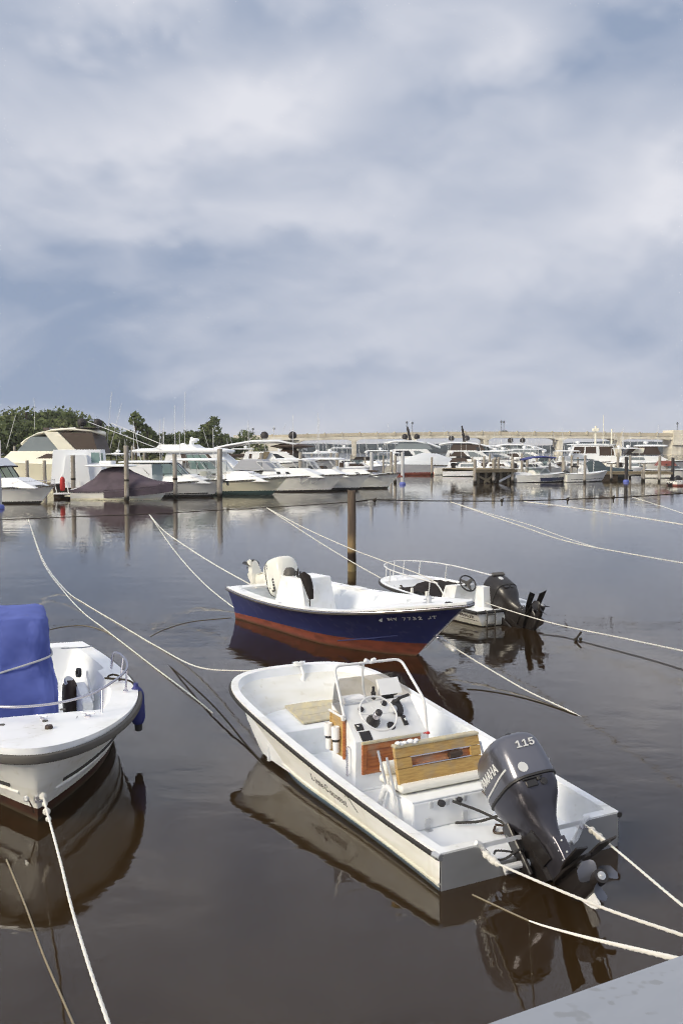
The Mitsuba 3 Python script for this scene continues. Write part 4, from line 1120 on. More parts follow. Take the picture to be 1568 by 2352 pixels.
T.part('deck_filler', tf(lathe([(.045, 0), (.045, .02), (.038, .035), (0, .035)], 16), aim([4.72, .15, unz(crown(4.72, .15))], [0, 0, 1])), 'brown_dark')
m = np.eye(4)
m[:3, 3] = [4.33, .62, unz(crown(4.33, .62))]
m[:2, :2] = [[.5, -.87], [.87, .5]]
cleat(T, m, 1.2)
m[:3, 3] = [4.28, .10, unz(crown(4.28, .1))]
cleat(T, m, .9)
T.part('mooring_loop', tube(smooth_path([[2.62, 1.02, .71], [2.75, 1.16, .72], [2.62, 1.24, .71], [2.50, 1.14, .72], [2.70, 1.06, .73], [2.85, 1.32, .71], [2.95, 1.43, .60], [3.02, 1.45, .52]], 6), .014, 6), 'dark_rope', True)
T.warp = None
T.part('bow_eye', tube([[5.02, -.02, .30], [5.12, -.02, .29], [5.12, .02, .29], [5.02, .02, .30]], .010, 6), 'steel')
T.part('rust_streak', tube([[5.045, -.085, .285], [5.03, -.055, .22], [5.00, -.035, .14]], .007, 5), 'brown_dark')
T.part('drain_fitting', tf(lathe([(.03, 0), (.03, .012), (.02, .02), (0, .02)], 12), aim([5.03, -.10, .30], [.8, -.5, 0])), 'alloy')
F_ = Thing('boat_fender', 'dark blue fender hanging beside the grey rub rail of the bow at left', 'fender', LF)
F_.part('body', tf(lathe([(.02, 0), (.06, .02), (.085, .08), (.088, .36), (.07, .42), (.03, .46), (.025, .50)], 18), aim([3.05, 1.205, .34], [0, -.05, 1])), 'fender_blue')
F_.part('end_cap', tf(lathe([(.03, -.06), (.045, -.05), (.045, .02), (.03, .04)], 14), aim([3.05, 1.205, .33], [0, -.05, 1])), 'black_rubber')

# ------------------------------------------------------------------ piling in the open water, handrail, ropes
def piling(px, base_py, top_py, r, mat, name='mooring_piling', label='', group=None, collar=None, lean=0.0, k=14, bands=(), cap=None):
    o = at(px, base_py)
    h = at_depth(px, top_py, o[1])[2]
    T = Thing(name, label, 'piling', frame(o, 0), group)
    zz = np.linspace(-.6, h, 9)
    rings = [sring(lean * z, 0, z, r * (1.06 - .08 * z / max(h, .1)), r * (1.06 - .08 * z / max(h, .1)), 2.0, k) for z in zz]
    for i, g in enumerate(rings):
        g[:, :2] += (meshkit.noise(np.column_stack([g[:, 0] * 9 + o[0], g[:, 1] * 9 + o[1], g[:, 2] * 1.3])) - .5)[:, None] * .16 * r
    rings[-1][:, 2] += (meshkit.noise(rings[-1] * 8 + o[0]) - .5) * .12
    T.part('post', loft(rings), mat, 50)
    if collar:
        T.part('float_collar', shift(lathe([(r * 1.1, -.05), (r * 1.75, -.04), (r * 1.8, .10), (r * 1.5, .20), (r * 1.08, .24)], 18), x=lean * .1), collar)
    for z in bands:
        T.part('rope_band', shift(lathe([(r * .98, -.07), (r * 1.12, -.06), (r * 1.12, .06), (r * .98, .07)], k), x=lean * z, z=z), 'dark_rope')
    if cap:
        T.part('cap', shift(lathe([(r * 1.15, -.06), (r * 1.15, .0), (0, .22)], k), x=lean * h, z=h), cap)
    return o, h


piling(808, 1312, 1126, .118, 'tan_piling', label='brown tide stained piling standing alone in open water', k=20, lean=-.004)

e0, e1 = at(1090, 2352, 2.75), at(1568, 2185, 2.75)
d = (e1 - e0) / np.linalg.norm(e1 - e0)
nrm2 = np.array([d[1], -d[0], 0])
T = Thing('dock_handrail', 'wide grey blue painted handrail crossing the bottom right corner', 'handrail')
prof = np.array([[-.006, -.05], [0, -.012], [.006, -.003], [.02, 0], [.20, .006], [.26, 0], [.27, -.05]])
path = np.array([e0 - d * 1.6, e0 - d * .8, e0, e1, e1 + d * .9, e1 + d * 1.8])
T.part('rail', sweep(path, prof, up=[0, 0, 1]), 'rail_paint', 40)
if True:
    for k in (-1.5, 1.7):
        b = (e0 if k < 0 else e1) + d * k + nrm2 * .13
        T.part('post', cbox([b[0] - .06, b[1] - .06, -.6], [b[0] + .06, b[1] + .06, 2.70], .01), 'rail_paint')


def px_rope(name, label, wps, d0, d1, r=.012, mat='white_rope', group=None, z1=None, k=6):
    """Rope through pixels; it hangs in the upright plane through its two ends, which lie at depths d0 and d1."""
    a = at_depth(*wps[0], d0)
    b = at_depth(*wps[-1], d1) if z1 is None else at(*wps[-1], z1)
    n = np.array([-(b - a)[1], (b - a)[0], 0])
    pts = [a]
    for q in wps[1:-1]:
        dd = at_depth(*q, 1.0) - [0, 0, EYE_Z]
        o = np.array([0, 0, EYE_Z])
        p = o + dd * (((a - o) @ n) / (dd @ n))
        p[2] = max(p[2], .012)
        pts.append(p)
    return rope(name, label, pts + [b], r, mat, group, k)


# the line strung across the harbour, and what is tied to it
CD = 28.1
lp = [(-40, 1195), (0, 1194), (170, 1187), (343, 1181), (480, 1173), (612, 1166), (720, 1159), (808, 1153)]
rope('harbour_line', 'thin dark line strung across the water from the left edge to the lone piling', [at_depth(*q, CD) for q in lp], .013, 'dark_rope')
lp = [(812, 1153), (860, 1148), (950, 1150), (1100, 1151), (1205, 1150), (1330, 1146), (1450, 1141), (1568, 1133), (1640, 1128)]
rope('harbour_line', 'thin dark line strung across the water from the lone piling to the right edge', [at_depth(*q, CD + (q[0] - 808) * .004) for q in lp], .018, 'dark_rope')
for i, (x, y, t_) in enumerate(((860, 1149, 'dangling knot on the dark line just right of the lone piling'), (1152, 1150, 'dark knot on the line above the open water right of centre'), (1303, 1147, 'small dark knot on the line below the white boat with the outboard'), (1408, 1143, 'dark knot on the line left of the right hand dark piling reflection'))):
    c = at_depth(x, y, CD + (x - 808) * .004)
    Thing('line_knot', t_, 'knot').body(cat(sphere(c, .055, 1), rod(c, c - [0, 0, .16], .022), rod(c, c + [.05, 0, .07], .018)), 'dark_rope')
px_rope('bow_line', 'upper white rope from the bow of the front skiff to the harbour line', [(65, 1193), (100, 1288), (150, 1355), (200, 1405), (275, 1462), (358, 1506), (450, 1531), (550, 1541), (648, 1535)], CD, 12.6, .013, k=9)
px_rope('bow_line', 'lower white rope from the harbour line into the water left of the skiff', [(65, 1193), (98, 1290), (146, 1358), (190, 1416), (238, 1453), (300, 1497), (361, 1540), (430, 1590), (490, 1640)], CD, 11.5, .012, z1=0.0, k=9)
px_rope('weedy_line', 'dark weedy rope hanging off the skiff bow line into the water', [(358, 1508), (400, 1540), (470, 1602), (520, 1655), (560, 1705), (606, 1757)], 17.0, 11.0, .012, 'dark_rope', z1=0.0)
px_rope('stern_line', 'upper white rope running to the stern of the blue boat', [(343, 1182), (375, 1218), (430, 1257), (500, 1301), (590, 1351)], CD, 20.2, .013)
px_rope('stern_line', 'lower white rope passing under the stern of the blue boat', [(343, 1182), (400, 1264), (465, 1337), (533, 1393), (573, 1420), (610, 1434), (636, 1445)], CD, 19.2, .012, z1=0.02)
px_rope('bow_line', 'upper of two white ropes from the harbour line to the runabout bow', [(612, 1166), (700, 1213), (800, 1258), (870, 1285), (960, 1318), (1005, 1340)], CD, 21.3, .012)
px_rope('bow_line', 'lower of two white ropes from the harbour line to the runabout bow', [(612, 1166), (720, 1237), (800, 1286), (874, 1328)], CD, 23.2, .012)
px_rope('long_line', 'lower white rope sloping from the harbour line to the right edge', [(1033, 1152), (1180, 1203), (1300, 1243), (1440, 1271), (1590, 1297)], CD + 1, 19.5, .013)
px_rope('long_line', 'short upper strand beside the lower rope sloping to the right edge', [(1033, 1152), (1100, 1173), (1210, 1204), (1300, 1236), (1370, 1258)], CD + 1, 22.5, .008)
px_rope('long_line', 'bright white rope sloping from the harbour line to the right edge, above the others', [(1203, 1152), (1330, 1168), (1450, 1186), (1600, 1210)], CD + 1.6, 22.0, .016)
px_rope('long_line', 'faint grey rope leaving the harbour line near the right edge', [(1452, 1142), (1510, 1160), (1600, 1190)], CD + 2.5, 24.0, .010)
px_rope('stern_line', 'white rope from the stern of the runabout to the right edge', [(1115, 1385), (1200, 1412), (1290, 1437), (1430, 1466), (1600, 1502)], 18.8, 12.5, .010)
px_rope('mooring_pennant', 'pale rope from the stem of the blue boat down into the water', [(1005, 1463), (1032, 1481), (1080, 1511), (1130, 1541), (1210, 1587), (1300, 1634), (1335, 1648)], 16.6, 13.0, .013, z1=-.01, k=9)
c = at_depth(1012, 1468, 16.5)
Thing('rope_splice', 'pale knotted splice just off the stem of the blue boat', 'knot').body(cat(*[sphere(c + np.array([.05 * k, -.045 * k, -.035 * k]), .05 - .006 * (k % 2), 1) for k in range(5)]), 'foam_white')
px_rope('stern_line', 'white rope from the left stern corner of the skiff to the right edge', [(1094, 1940), (1122, 1970), (1150, 1988), (1270, 2040), (1400, 2092), (1600, 2160)], 8.05, 4.6, .0125, k=9)
px_rope('stern_line', 'white rope from the right stern corner of the skiff to the right edge', [(1334, 1889), (1365, 1912), (1440, 1974), (1520, 2042), (1600, 2108)], 8.55, 5.4, .0115, k=9)
px_rope('dock_line', 'white rope rising from the water to the grey handrail', [(1215, 2116), (1250, 2128), (1330, 2150), (1420, 2172), (1560, 2205)], float(at(1215, 2116)[1]), 2.2, .0085, k=9)
rope('sunken_line', 'dim tan rope in the water between the skiff transom and the dock rope', [at(x, y, .004) for x, y in ((1085, 2056), (1130, 2077), (1175, 2098), (1217, 2117))], .007, 'tan_rope')
px_rope('dock_line', 'white rope from the stem of the left boat down to the viewer', [(97, 1822), (112, 1880), (140, 1985), (165, 2088), (205, 2222), (262, 2390)], 8.95, 4.2, .013, k=9)
for px_, py_, dd, r_, t_, n_ in ((1126, 1972, 7.7, .034, 'knot in the rope at the left stern corner of the skiff', 4), (1368, 1916, 8.2, .032, 'knot in the rope at the right stern corner of the skiff', 4), (105, 1852, 8.8, .036, 'knot in the rope below the stem of the left boat', 4)):
    a, b = at_depth(px_ - 9, py_ - 8, dd), at_depth(px_ + 16, py_ + 13, dd - .15)
    if px_ < 200:
        a, b = at_depth(99, 1830, dd), at_depth(111, 1882, dd - .1)
    Thing('rope_splice', t_, 'knot').body(cat(*[sphere(a + (b - a) * k / (n_ - 1), r_ * (1 - .25 * (k % 2)), 1) for k in range(n_)]), 'white_rope')
rope('sunken_line', 'tan rope lying in the water at the lower left', [at(x, y, .004) for x, y in ((15, 1975), (60, 2085), (100, 2195), (150, 2310), (185, 2390))], .008, 'tan_rope')
rope('floating_line', 'tan rope floating in a curve behind the blue cover', [at(x, y, .006) for x, y in ((110, 1447), (150, 1439), (190, 1437), (228, 1445), (262, 1462))], .006, 'tan_rope')
rope('floating_line', 'tan rope floating left of the blue boat', [at(x, y, .006) for x, y in ((345, 1462), (380, 1445), (440, 1428), (530, 1419))], .006, 'tan_rope')
rope('rope_reflection', 'dark strand imitating a rope reflection, right of the blue boat reflection', [at(x, y, .006) for x, y in ((1072, 1583), (1110, 1586), (1180, 1598), (1250, 1617), (1325, 1643))], .007, 'dark_rope')  # dark strand laid on the water in place of a mirrored rope
rope('rope_reflection', 'dark knotted strand imitating a rope reflection, right of the black outboard', [at(x, y, .01) for x, y in ((1245, 1457), (1290, 1462), (1330, 1472), (1400, 1490), (1500, 1517), (1600, 1548))], .0065, 'dark_rope')  # modelled reflection of the runabout stern rope, dark against the sky
for x, y, t_ in ((1322, 1469, 'dark clump on the imitated rope reflection right of the black outboard'),):
    c = at(x, y, .03)
    Thing('line_knot', t_, 'knot').body(cat(sphere(c, .035, 1), sphere(c + [.10, .05, 0], .032, 1), rod(c, c + [.12, .1, .12], .02)), 'dark_rope')  # knot of the mirrored rope, built as a dark clump


# ------------------------------------------------------------------ far shore: hills, land, trees, bridge
def ridge(name, y0, pts, depth, mat, seed):
    """Wooded rise whose crest passes through pixels at distance y0."""
    px = np.array(pts, float)
    xs = np.linspace(px[0, 0], px[-1, 0], 90)
    ys = np.interp(xs, px[:, 0], px[:, 1])
    crest = np.array([at_depth(a, b, y0) for a, b in zip(xs, ys)])
    n = meshkit.fbm(np.column_stack([crest[:, 0] * .05, 0 * xs, 0 * xs]), 3, seed) - .5
    crest[:, 2] = np.maximum(crest[:, 2] + n * 1.8, .5)
    rows = []
    for t, h in ((-1, 0), (-.9, .35), (-.6, .75), (-.25, .95), (0, 1), (.5, .9), (1, 0)):
        r = crest.copy()
        r[:, 1] += t * depth
        r[:, 2] = r[:, 2] * h - (.5 if h == 0 else 0) + (meshkit.fbm(np.column_stack([r[:, 0] * .08, r[:, 1] * .08, 0 * xs]), 3, seed + 7) - .5) * 1.2 * (h > 0)
        rows.append(r)
    R = np.array(rows)
    i, j = np.meshgrid(np.arange(len(R) - 1), np.arange(len(xs) - 1), indexing='ij')
    k = len(xs)
    q = np.stack([i * k + j, i * k + j + 1, (i + 1) * k + j + 1, (i + 1) * k + j], -1).reshape(-1, 4)
    Thing(name, 'low wooded far shore seen under the bridge', None, kind='structure').body((R.reshape(-1, 3), q), mat, True)


ridge('hills', 720, [(500, 1024), (640, 1021), (760, 1019.5), (880, 1018.5), (960, 1020), (1080, 1022), (1210, 1023), (1290, 1020), (1330, 1015), (1400, 1014), (1450, 1016), (1520, 1015.5), (1620, 1014), (1750, 1012)], 90, 'hazed_woods', 3)
sx = np.linspace(-150, 640, 60)
rows = []
for t, y in enumerate((138, 142, 150, 175, 215, 240)):
    p = np.array([at_depth(a, 1025, y) for a in sx])
    p[:, 2] = [-.5, .5, 1.0, 1.6, 1.6, -.5][t]
    if 0 < t < 5:
        p[:, 2] += (meshkit.fbm(np.column_stack([p[:, 0] * .1, p[:, 1] * .1, 0 * sx]), 3, 2) - .5) * .8 - 2.2 * np.clip((sx - 520) / 100, 0, 1)
    rows.append(p)
R = np.array(rows)
i, j = np.meshgrid(np.arange(len(R) - 1), np.arange(len(sx) - 1), indexing='ij')
k = len(sx)
Thing('shore', 'low grassy shore under the trees', None, kind='structure').body((R.reshape(-1, 3), np.stack([i * k + j, i * k + j + 1, (i + 1) * k + j + 1, (i + 1) * k + j], -1).reshape(-1, 4)), 'shore_grass', True)


def crown_mesh(blobs, n, size, seed):
    r = np.random.default_rng(seed)
    c = np.array([b[:3] for b in blobs])
    s = np.array([b[3:] for b in blobs])
    w = (s[:, 0] * s[:, 1]) ** .8
    which = r.choice(len(blobs), n, p=w / w.sum())
    u = r.normal(size=(n, 3))
    u /= np.linalg.norm(u, axis=1, keepdims=True)
    rad = r.uniform(.55, 1.06, n) ** .6
    p = c[which] + u * rad[:, None] * s[which] + r.normal(size=(n, 3)) * .12 * s[which]
    nn = u + r.normal(size=(n, 3)) * .7
    nn /= np.linalg.norm(nn, axis=1, keepdims=True)
    a = np.cross(nn, r.normal(size=(n, 3)))
    a /= np.linalg.norm(a, axis=1, keepdims=True)
    b = np.cross(nn, a)
    z = (size * r.uniform(.6, 1.4, n))[:, None]
    v = np.stack([p - a * z, p - b * z * .6, p + a * z, p + b * z * .6], 1).reshape(-1, 3)
    i = np.arange(n)[:, None] * 4
    return trimesh.Trimesh(v, np.vstack([i + [[0, 1, 2]], i + [[0, 2, 3]]]), process=False)


def tree(px, top, y, w, label, leaf, kind='round', seed=0, n=700):
    o = at_depth(px, 1025, y)
    h = at_depth(px, top, y)[2]
    o[2] = .9
    h -= .9
    r = np.random.default_rng(seed + 50)
    T = Thing('tree', label, 'tree', frame(o, r.uniform(0, 360)), 'trees on the far shore')
    if kind == 'round':
        bl = [(0, 0, h * .62, w * .42, w * .42, h * .36)]
        for k in range(9):
            a, rr, zz = r.uniform(0, 6.28), r.uniform(.15, .42) * w, r.uniform(.28, .84) * h
            q = r.uniform(.16, .27) * w
            bl.append((rr * math.cos(a), rr * math.sin(a), zz, q, q, q * r.uniform(.7, 1)))
    elif kind == 'tall':
        bl = []
        for k in range(11):
            zz = h * (.30 + .68 * k / 11)
            q = w * (.20 + .16 * r.uniform() + .10 * math.sin(k * 1.3)) * (1.15 - .55 * max(0, k / 11 - .3))
            a = r.uniform(0, 6.28)
            bl.append((w * .22 * math.cos(a), w * .22 * math.sin(a), zz, q, q, q * .62))
    else:
        bl = [(0, 0, h * .86, w * .30, w * .30, h * .10), (.25 * w, 0, h * .72, w * .26, w * .24, h * .07), (-.28 * w, .1, h * .60, w * .24, w * .2, h * .06), (.05, -.1, h * .48, w * .20, w * .2, h * .07), (-.1 * w, .05, h * .97, w * .14, w * .14, h * .05)]
    tr = [tube(smooth_path([[0, 0, -.6], [.05 * w * r.normal(), .03 * w, h * .4], [0, 0, h * .88]], 4), .04 * h * .5, 6)]
    for b in bl[1:6]:
        tr.append(rod([0, 0, max(.2, b[2] - .22 * h)], b[:3], .012 * h, 5))
    T.part('trunk', cat(*tr), 'bark', True)
    T.part('crown', crown_mesh(bl, n, .30 + .012 * w, seed), f'leaf_{leaf}', False)


tl = [(-30, 938, 168, 8.5, 'large pale green tree cut by the left edge on the far shore', 2), (18, 936, 165, 7.5, 'broad green tree near the left edge, its rounded top nearly highest', 2), (62, 931, 166, 7.5, 'tallest round tree of the left bank, with a dark shaded side', 0), (104, 941, 170, 7.0, 'dark green tree standing between two paler tall trees of the left bank', 1),
      (140, 938, 168, 7.5, 'olive green round tree at the right shoulder of the tall bank', 0), (176, 944, 168, 6.5, 'pale green tree where the tall tree bank begins to drop', 2), (205, 958, 166, 5.5, 'dark tree on the sloping right end of the tall bank', 1), (232, 974, 160, 4.6, 'small dark round tree in the dip right of the tall bank', 1),
      (255, 980, 158, 4.0, 'low bush tree left of the tall ragged tree', 0), (285, 988, 156, 4.4, 'low pale bush at the foot of the tall ragged tree', 2), (345, 986, 158, 4.0, 'low dark tree right of the tall ragged tree', 1), (372, 992, 155, 4.4, 'low hedge like tree midway between the two lone tall trees', 1),
      (402, 990, 156, 4.2, 'low olive tree left of the lone conical tree', 0), (428, 988, 158, 3.8, 'small rounded tree touching the lone conical tree on its left', 0), (448, 996, 154, 3.4, 'dark low tree at the foot of the lone conical tree', 1), (508, 990, 156, 3.8, 'low dark tree right of the lone conical tree', 1), (536, 1002, 154, 3.4, 'last low bush at the right end of the bank', 0)]
for q, (px, top, y, w, lab, lf) in enumerate(tl):
    tree(px, top, y, w, lab, lf, seed=q, n=1500 if q < 7 else 700)
for q, (px, top, y, w, lab, lf) in enumerate([(-10, 962, 150, 6, 'lower tree in front of the left edge of the bank', 0), (45, 966, 150, 6, 'dark lower tree in front of the broad green tree', 1), (92, 962, 150, 6, 'lower olive tree in front of the tall bank, left of its middle', 0), (138, 968, 150, 5.5, 'pale lower tree in front of the olive round tree', 2), (182, 974, 150, 5, 'dark lower tree in front of the right end of the tall bank', 1)]):
    tree(px, top, y, w, lab, lf, seed=30 + q, n=1100)
tree(314, 949, 152, 3.6, 'tall ragged tree with gaps in its crown, left of the lone conical tree', 0, 'ragged', 61, 420)
tree(338, 976, 153, 3.0, 'leaning sparse tree just right of the tall ragged tree', 0, 'ragged', 62, 200)
tree(478, 957, 150, 4.0, 'lone conical dark tree rising above the low bank', 1, 'tall', 63, 800)
tree(566, 984, 240, 5.5, 'bush like tree at the left end of the bridge', 0, 'round', 64, 520)
tree(592, 1004, 235, 4.5, 'low bush in front of the bridge abutment', 2, 'round', 65, 320)

# the long concrete bridge
BY = 400.0
bx = lambda p: (p - CX) * (BY * CP + 0) / FPX * 1.0
zt_ = lambda p: at_depth(p, float(np.interp(p, [540, 600, 800, 1100, 1350, 1560, 1700], [1001, 998.5, 993.5, 990, 991.5, 994, 996])), BY)[2]
BR = Thing('road_bridge', 'long pale concrete bridge with shallow arches crossing the background', 'bridge')
piers = [560, 680, 813, 946, 1117, 1288, 1424, 1558, 1700]
xx, top, bot = [], [], []
for p in np.linspace(545, 1700, 260):
    i = int(np.clip(np.searchsorted(piers, p) - 1, 0, len(piers) - 2))
    u = (p - piers[i]) / (piers[i + 1] - piers[i])
    e = min(u, 1 - u) * (piers[i + 1] - piers[i]) / 22.0
    sag = 1.6 * max(0, 1 - e) ** 2.2
    xx.append(at_depth(p, 1000, BY)[0])
    top.append(zt_(p) - 1.15)
    bot.append(zt_(p) - 2.7 - sag)
up_m = np.array([[1, 0, 0, 0], [0, 0, -1, BY + 12], [0, 1, 0, 0], [0, 0, 0, 1.0]])
girder = Polygon(list(zip(xx, top)) + list(zip(xx[::-1], bot[::-1])))
BR.part('arched_girder', extrude(girder, 12, up_m), 'concrete', False)
for a in range(0, 260 - 8, 9):
    b = min(a + 9, 259)
    seg = Polygon([(xx[a], top[a] - .35), (xx[b] - .04, top[b] - .35), (xx[b] - .04, top[b] + .98), (xx[a], top[a] + .98)])
    BR.part('parapet_panel', extrude(seg, 12.5, np.array([[1, 0, 0, 0], [0, 0, -1, BY + 12.25], [0, 1, 0, 0], [0, 0, 0, 1.0]])), 'parapet_concrete', False)
    BR.part('parapet_post', cbox([xx[a] - .30, BY - .55, top[a] - .30], [xx[a] + .30, BY + .0, top[a] + 1.35], .05), 'parapet_concrete', False)
for p in piers[1:]:
    x = at_depth(p, 1000, BY)[0]
    w2 = .95 if p != 1558 else 2.6
    BR.part('pier', cbox([x - w2, BY + .3, -1], [x + w2, BY + 11.7, zt_(p) - 3.0], .1), 'concrete', False)
    if p == 1558:
        BR.part('pier_tower', cbox([x - 2.4, BY - .8, zt_(p) - 5], [x + 6, BY + 12.8, zt_(p) + 1.1], .1), 'concrete', False)
x = at_depth(560, 1000, BY)[0]
BR.part('abutment', hexa([[x - 4, BY - 2, -1], [x + 19, BY - 2, -1], [x - 4, BY + 14, -1], [x + 19, BY + 14, -1]], [[x - 4, BY - 2, 8.2], [x + 19, BY - 2, 7.2], [x - 4, BY + 14, 8.2], [x + 19, BY + 14, 7.2]]), 'concrete', False)
for p, tp, t_ in ((578, 985, 'slim lamp post at the left end of the bridge, beside the bush'), (627, 984, 'lone lamp post on the left part of the bridge'), (936, 970, 'left lamp post of the pair above the middle of the bridge'), (949, 971, 'right lamp post of the pair above the middle of the bridge'), (1156, 968, 'left lamp post of the pair beside the car'), (1162, 969, 'right lamp post of the pair beside the car'), (1566, 972, 'lamp post on the bridge at the right edge')):
    x, z0, z1 = at_depth(p, 1000, BY)[0], zt_(p) - 1.2, at_depth(p, tp, BY + 6)[2]
    L_ = Thing('street_lamp', t_, 'street lamp', group='lamps along the bridge')
    L_.part('post', rod([x, BY + 6, z0], [x, BY + 6, z1], .13, 6), 'lamp_metal')
    L_.part('lantern', shift(lathe([(.12, 0), (.42, .25), (.45, .75), (.15, 1.1), (0, 1.2)], 8), x, BY + 6, z1 - .6), 'lamp_metal')
x = at_depth(1162, 1000, BY)[0]
C_ = Thing('car', 'small dark car driving over the bridge', 'car', frame([x, BY + 3, zt_(1162) - 1.1], 0))
C_.part('body', loft([sring(0, 0, z, rx, .85, 4, 20) for z, rx in ((.35, 2.1), (.6, 2.2), (.95, 2.1), (1.0, 1.95))]), 'car_paint')
C_.part('cabin', loft([sring(-.2, 0, z, rx, ry, 4, 20) for z, rx, ry in ((.98, 1.5, .78), (1.4, 1.05, .66), (1.48, .9, .6))]), 'dark_window')
for a in (-1.3, 1.3):
    for b in (-.8, .8):
        C_.part('wheel', tf(lathe([(.33, -.1), (.35, 0), (.33, .1)], 12), aim([a, b, .35], [0, 1, 0])), 'black_rubber')


# ------------------------------------------------------------------ marina boats
def berth(px, py, hd, back):
    a = math.radians(hd)
    return frame(at(px, py) - np.array([math.cos(a), math.sin(a), 0]) * back, hd)


class FarBoat:
    def __init__(s, name, label, m, L, B, zs, zb, hull='hull_white', bottom='dark_bottom', boot=.12, sag=.12, cat_='boat', deck='far_white', rub='grey_rubber', group=None):
        s.T, s.L, s.B = Thing(name, label, cat_, m, group), L, B
        h = B / 2
        s.H = Hull(L, h, h * .90, .45, 2.3, 1.0, zs, -sag, zb - zs + sag, h * .86, h * .86, L * .87, .40, 2.0, 1.0, n=26)
        up, dn = s.H.split(s.H.mesh(1.5, 6), boot, .012)
        s.T.part('hull', up, hull, 40)
        s.T.part('bottom_paint', dn, bottom, 40)
        s.T.part('deck', fill(s.H.plan, lambda x, y: s.H.zs(x) + .02 + .08 * (1 - np.minimum(abs(y) / h, 1) ** 2), .5), deck, 40)
        if rub:
            s.T.part('rub_rail', sweep(s.H.line(1.0, out=.02, dz=-.04), circle(.03, 5, .04), up=[0, 0, 1]), rub, 40)

    def z(s, x):
        return float(s.H.zs(x))

    def house(s, name, x0, x1, b, z0, xt0, xt1, bt, z1, mat='far_white', under=None):
        lo = [[x0, -b, z0], [x1, -b, z0], [x1, b, z0], [x0, b, z0]]
        hi = [[xt0, -bt, z1], [xt1, -bt, z1], [xt1, bt, z1], [xt0, bt, z1]]
        lo, hi = np.array(lo, float), np.array(hi, float)
        k = s.T.part(name, hexa(lo, hi), mat, 20, under=under)
        return k, lo, hi

    def win(s, hs, face, u0, u1, v0, v1, mat='dark_window', name='window', raise_=.015, slant=(0, 0)):
        k, lo, hi = hs
        i, j = {'s': (0, 1), 'f': (1, 2), 'p': (2, 3), 'a': (3, 0)}[face]
        c = (lo.mean(0) + hi.mean(0)) / 2
        P = lambda u, v: (lo[i] * (1 - u) + lo[j] * u) * (1 - v) + (hi[i] * (1 - u) + hi[j] * u) * v
        q = [P(u0, v0), P(u1, v0), P(u1 - slant[1], v1), P(u0 + slant[0], v1)]
        nn = np.cross(q[1] - q[0], q[2] - q[0])
        nn /= np.linalg.norm(nn)
        nn *= np.sign(nn @ (np.mean(q, 0) - c))
        s.T.part(name, hexa([p - nn * .02 for p in q], [p + nn * raise_ for p in q]), mat, False, under=k)

    def top(s, x0, x1, b, z, t=.08, mat='far_white', posts=True, zb=None, name='hardtop', rake=.15):
        r = [sring((x0 + x1) / 2, 0, zz, (x1 - x0) / 2 * f, b * f, 5, 24) for zz, f in ((z - t, .97), (z - t * .5, 1), (z, .98), (z + t * .6, .80), (z + t * .8, .4))]
        s.T.part(name, loft(r), mat, 40)
        if posts:
            for sy in (-1, 1):
                for xa, xb in ((x0 + .15, x0 + .15 + rake), (x1 - .2, x1 - .2 + rake)):
                    s.T.part('post', rod([xa, b * .85 * sy, zb if zb else s.z(xa)], [xb - rake, b * .9 * sy, z - t], .03, 6), 'pale_pipe')

    def ant(s, x, y, z, h, dx=0, dy=0, r=.022, name='antenna', mat='pale_pipe'):
        s.T.part(name, rod([x, y, z], [x + dx, y + dy, z + h], r, 5), mat)

    def ball(s, x, y, z, r=.3, mat='pile_dark', name='satellite_dome'):
        s.T.part(name, loft([sring(x, y, z + a * r, max(c * r, .01), max(c * r, .01), 2, 12) for a, c in ((-.6, .7), (-.2, 1), (.5, 1), (.9, .75), (1.15, .35), (1.22, .02))]), mat, 50)
        s.T.part('dome_stand', rod([x, y, z - r * 1.3], [x, y, z - r * .4], r * .3, 6), 'pale_pipe')

    def radar(s, x, y, z, r=.28):
        s.T.part('radar_dome', loft([sring(x, y, zz, max(rr, .01), max(rr, .01), 2, 14) for zz, rr in ((z, r * .4), (z + .12, r * .5), (z + .14, r), (z + .28, r), (z + .36, r * .6), (z + .38, .01))]), 'far_white', 50)

    def rail(s, x0, h=.5, ins=.12, r=.018):
        p = np.array([q for q in s.H.line(1.0, out=-ins) if q[0] > x0])
        s.T.part('bow_rail', tube(p + [0, 0, h], r, 5), 'steel', True)
        for i in np.linspace(1, len(p) - 2, 8).astype(int):
            s.T.part('rail_post', rod(p[i], p[i] + [0, 0, h], r * .8, 4), 'steel')

    def wind(s, x, b, z0, z1, rake, back, mat='boat_glass', frame_='black_plastic'):
        """Raked three-sided windscreen with its frame."""
        pts = [(x - back, -b), (x - .25, -b * .8), (x, -b * .3), (x, b * .3), (x - .25, b * .8), (x - back, b)]
        lo = [np.array([p[0], p[1], z0]) for p in pts]
        hi = [np.array([p[0] - rake, p[1] * .92, z1]) for p in pts]
        v, f = [], []
        for a, b_, c, d in zip(lo[:-1], lo[1:], hi[1:], hi[:-1]):
            o = len(v)
            v += [a, b_, c, d]
            f += [[o, o + 1, o + 2], [o, o + 2, o + 3]]
        k = s.T.part('windscreen', trimesh.Trimesh(v, f, process=False), mat, False)
        s.T.part('frame', tube(hi, .035, 5), frame_, False, under=k)
        for a, b_ in zip(lo, hi):
            s.T.part('frame', rod(a, b_, .028, 5), frame_, False, under=k)


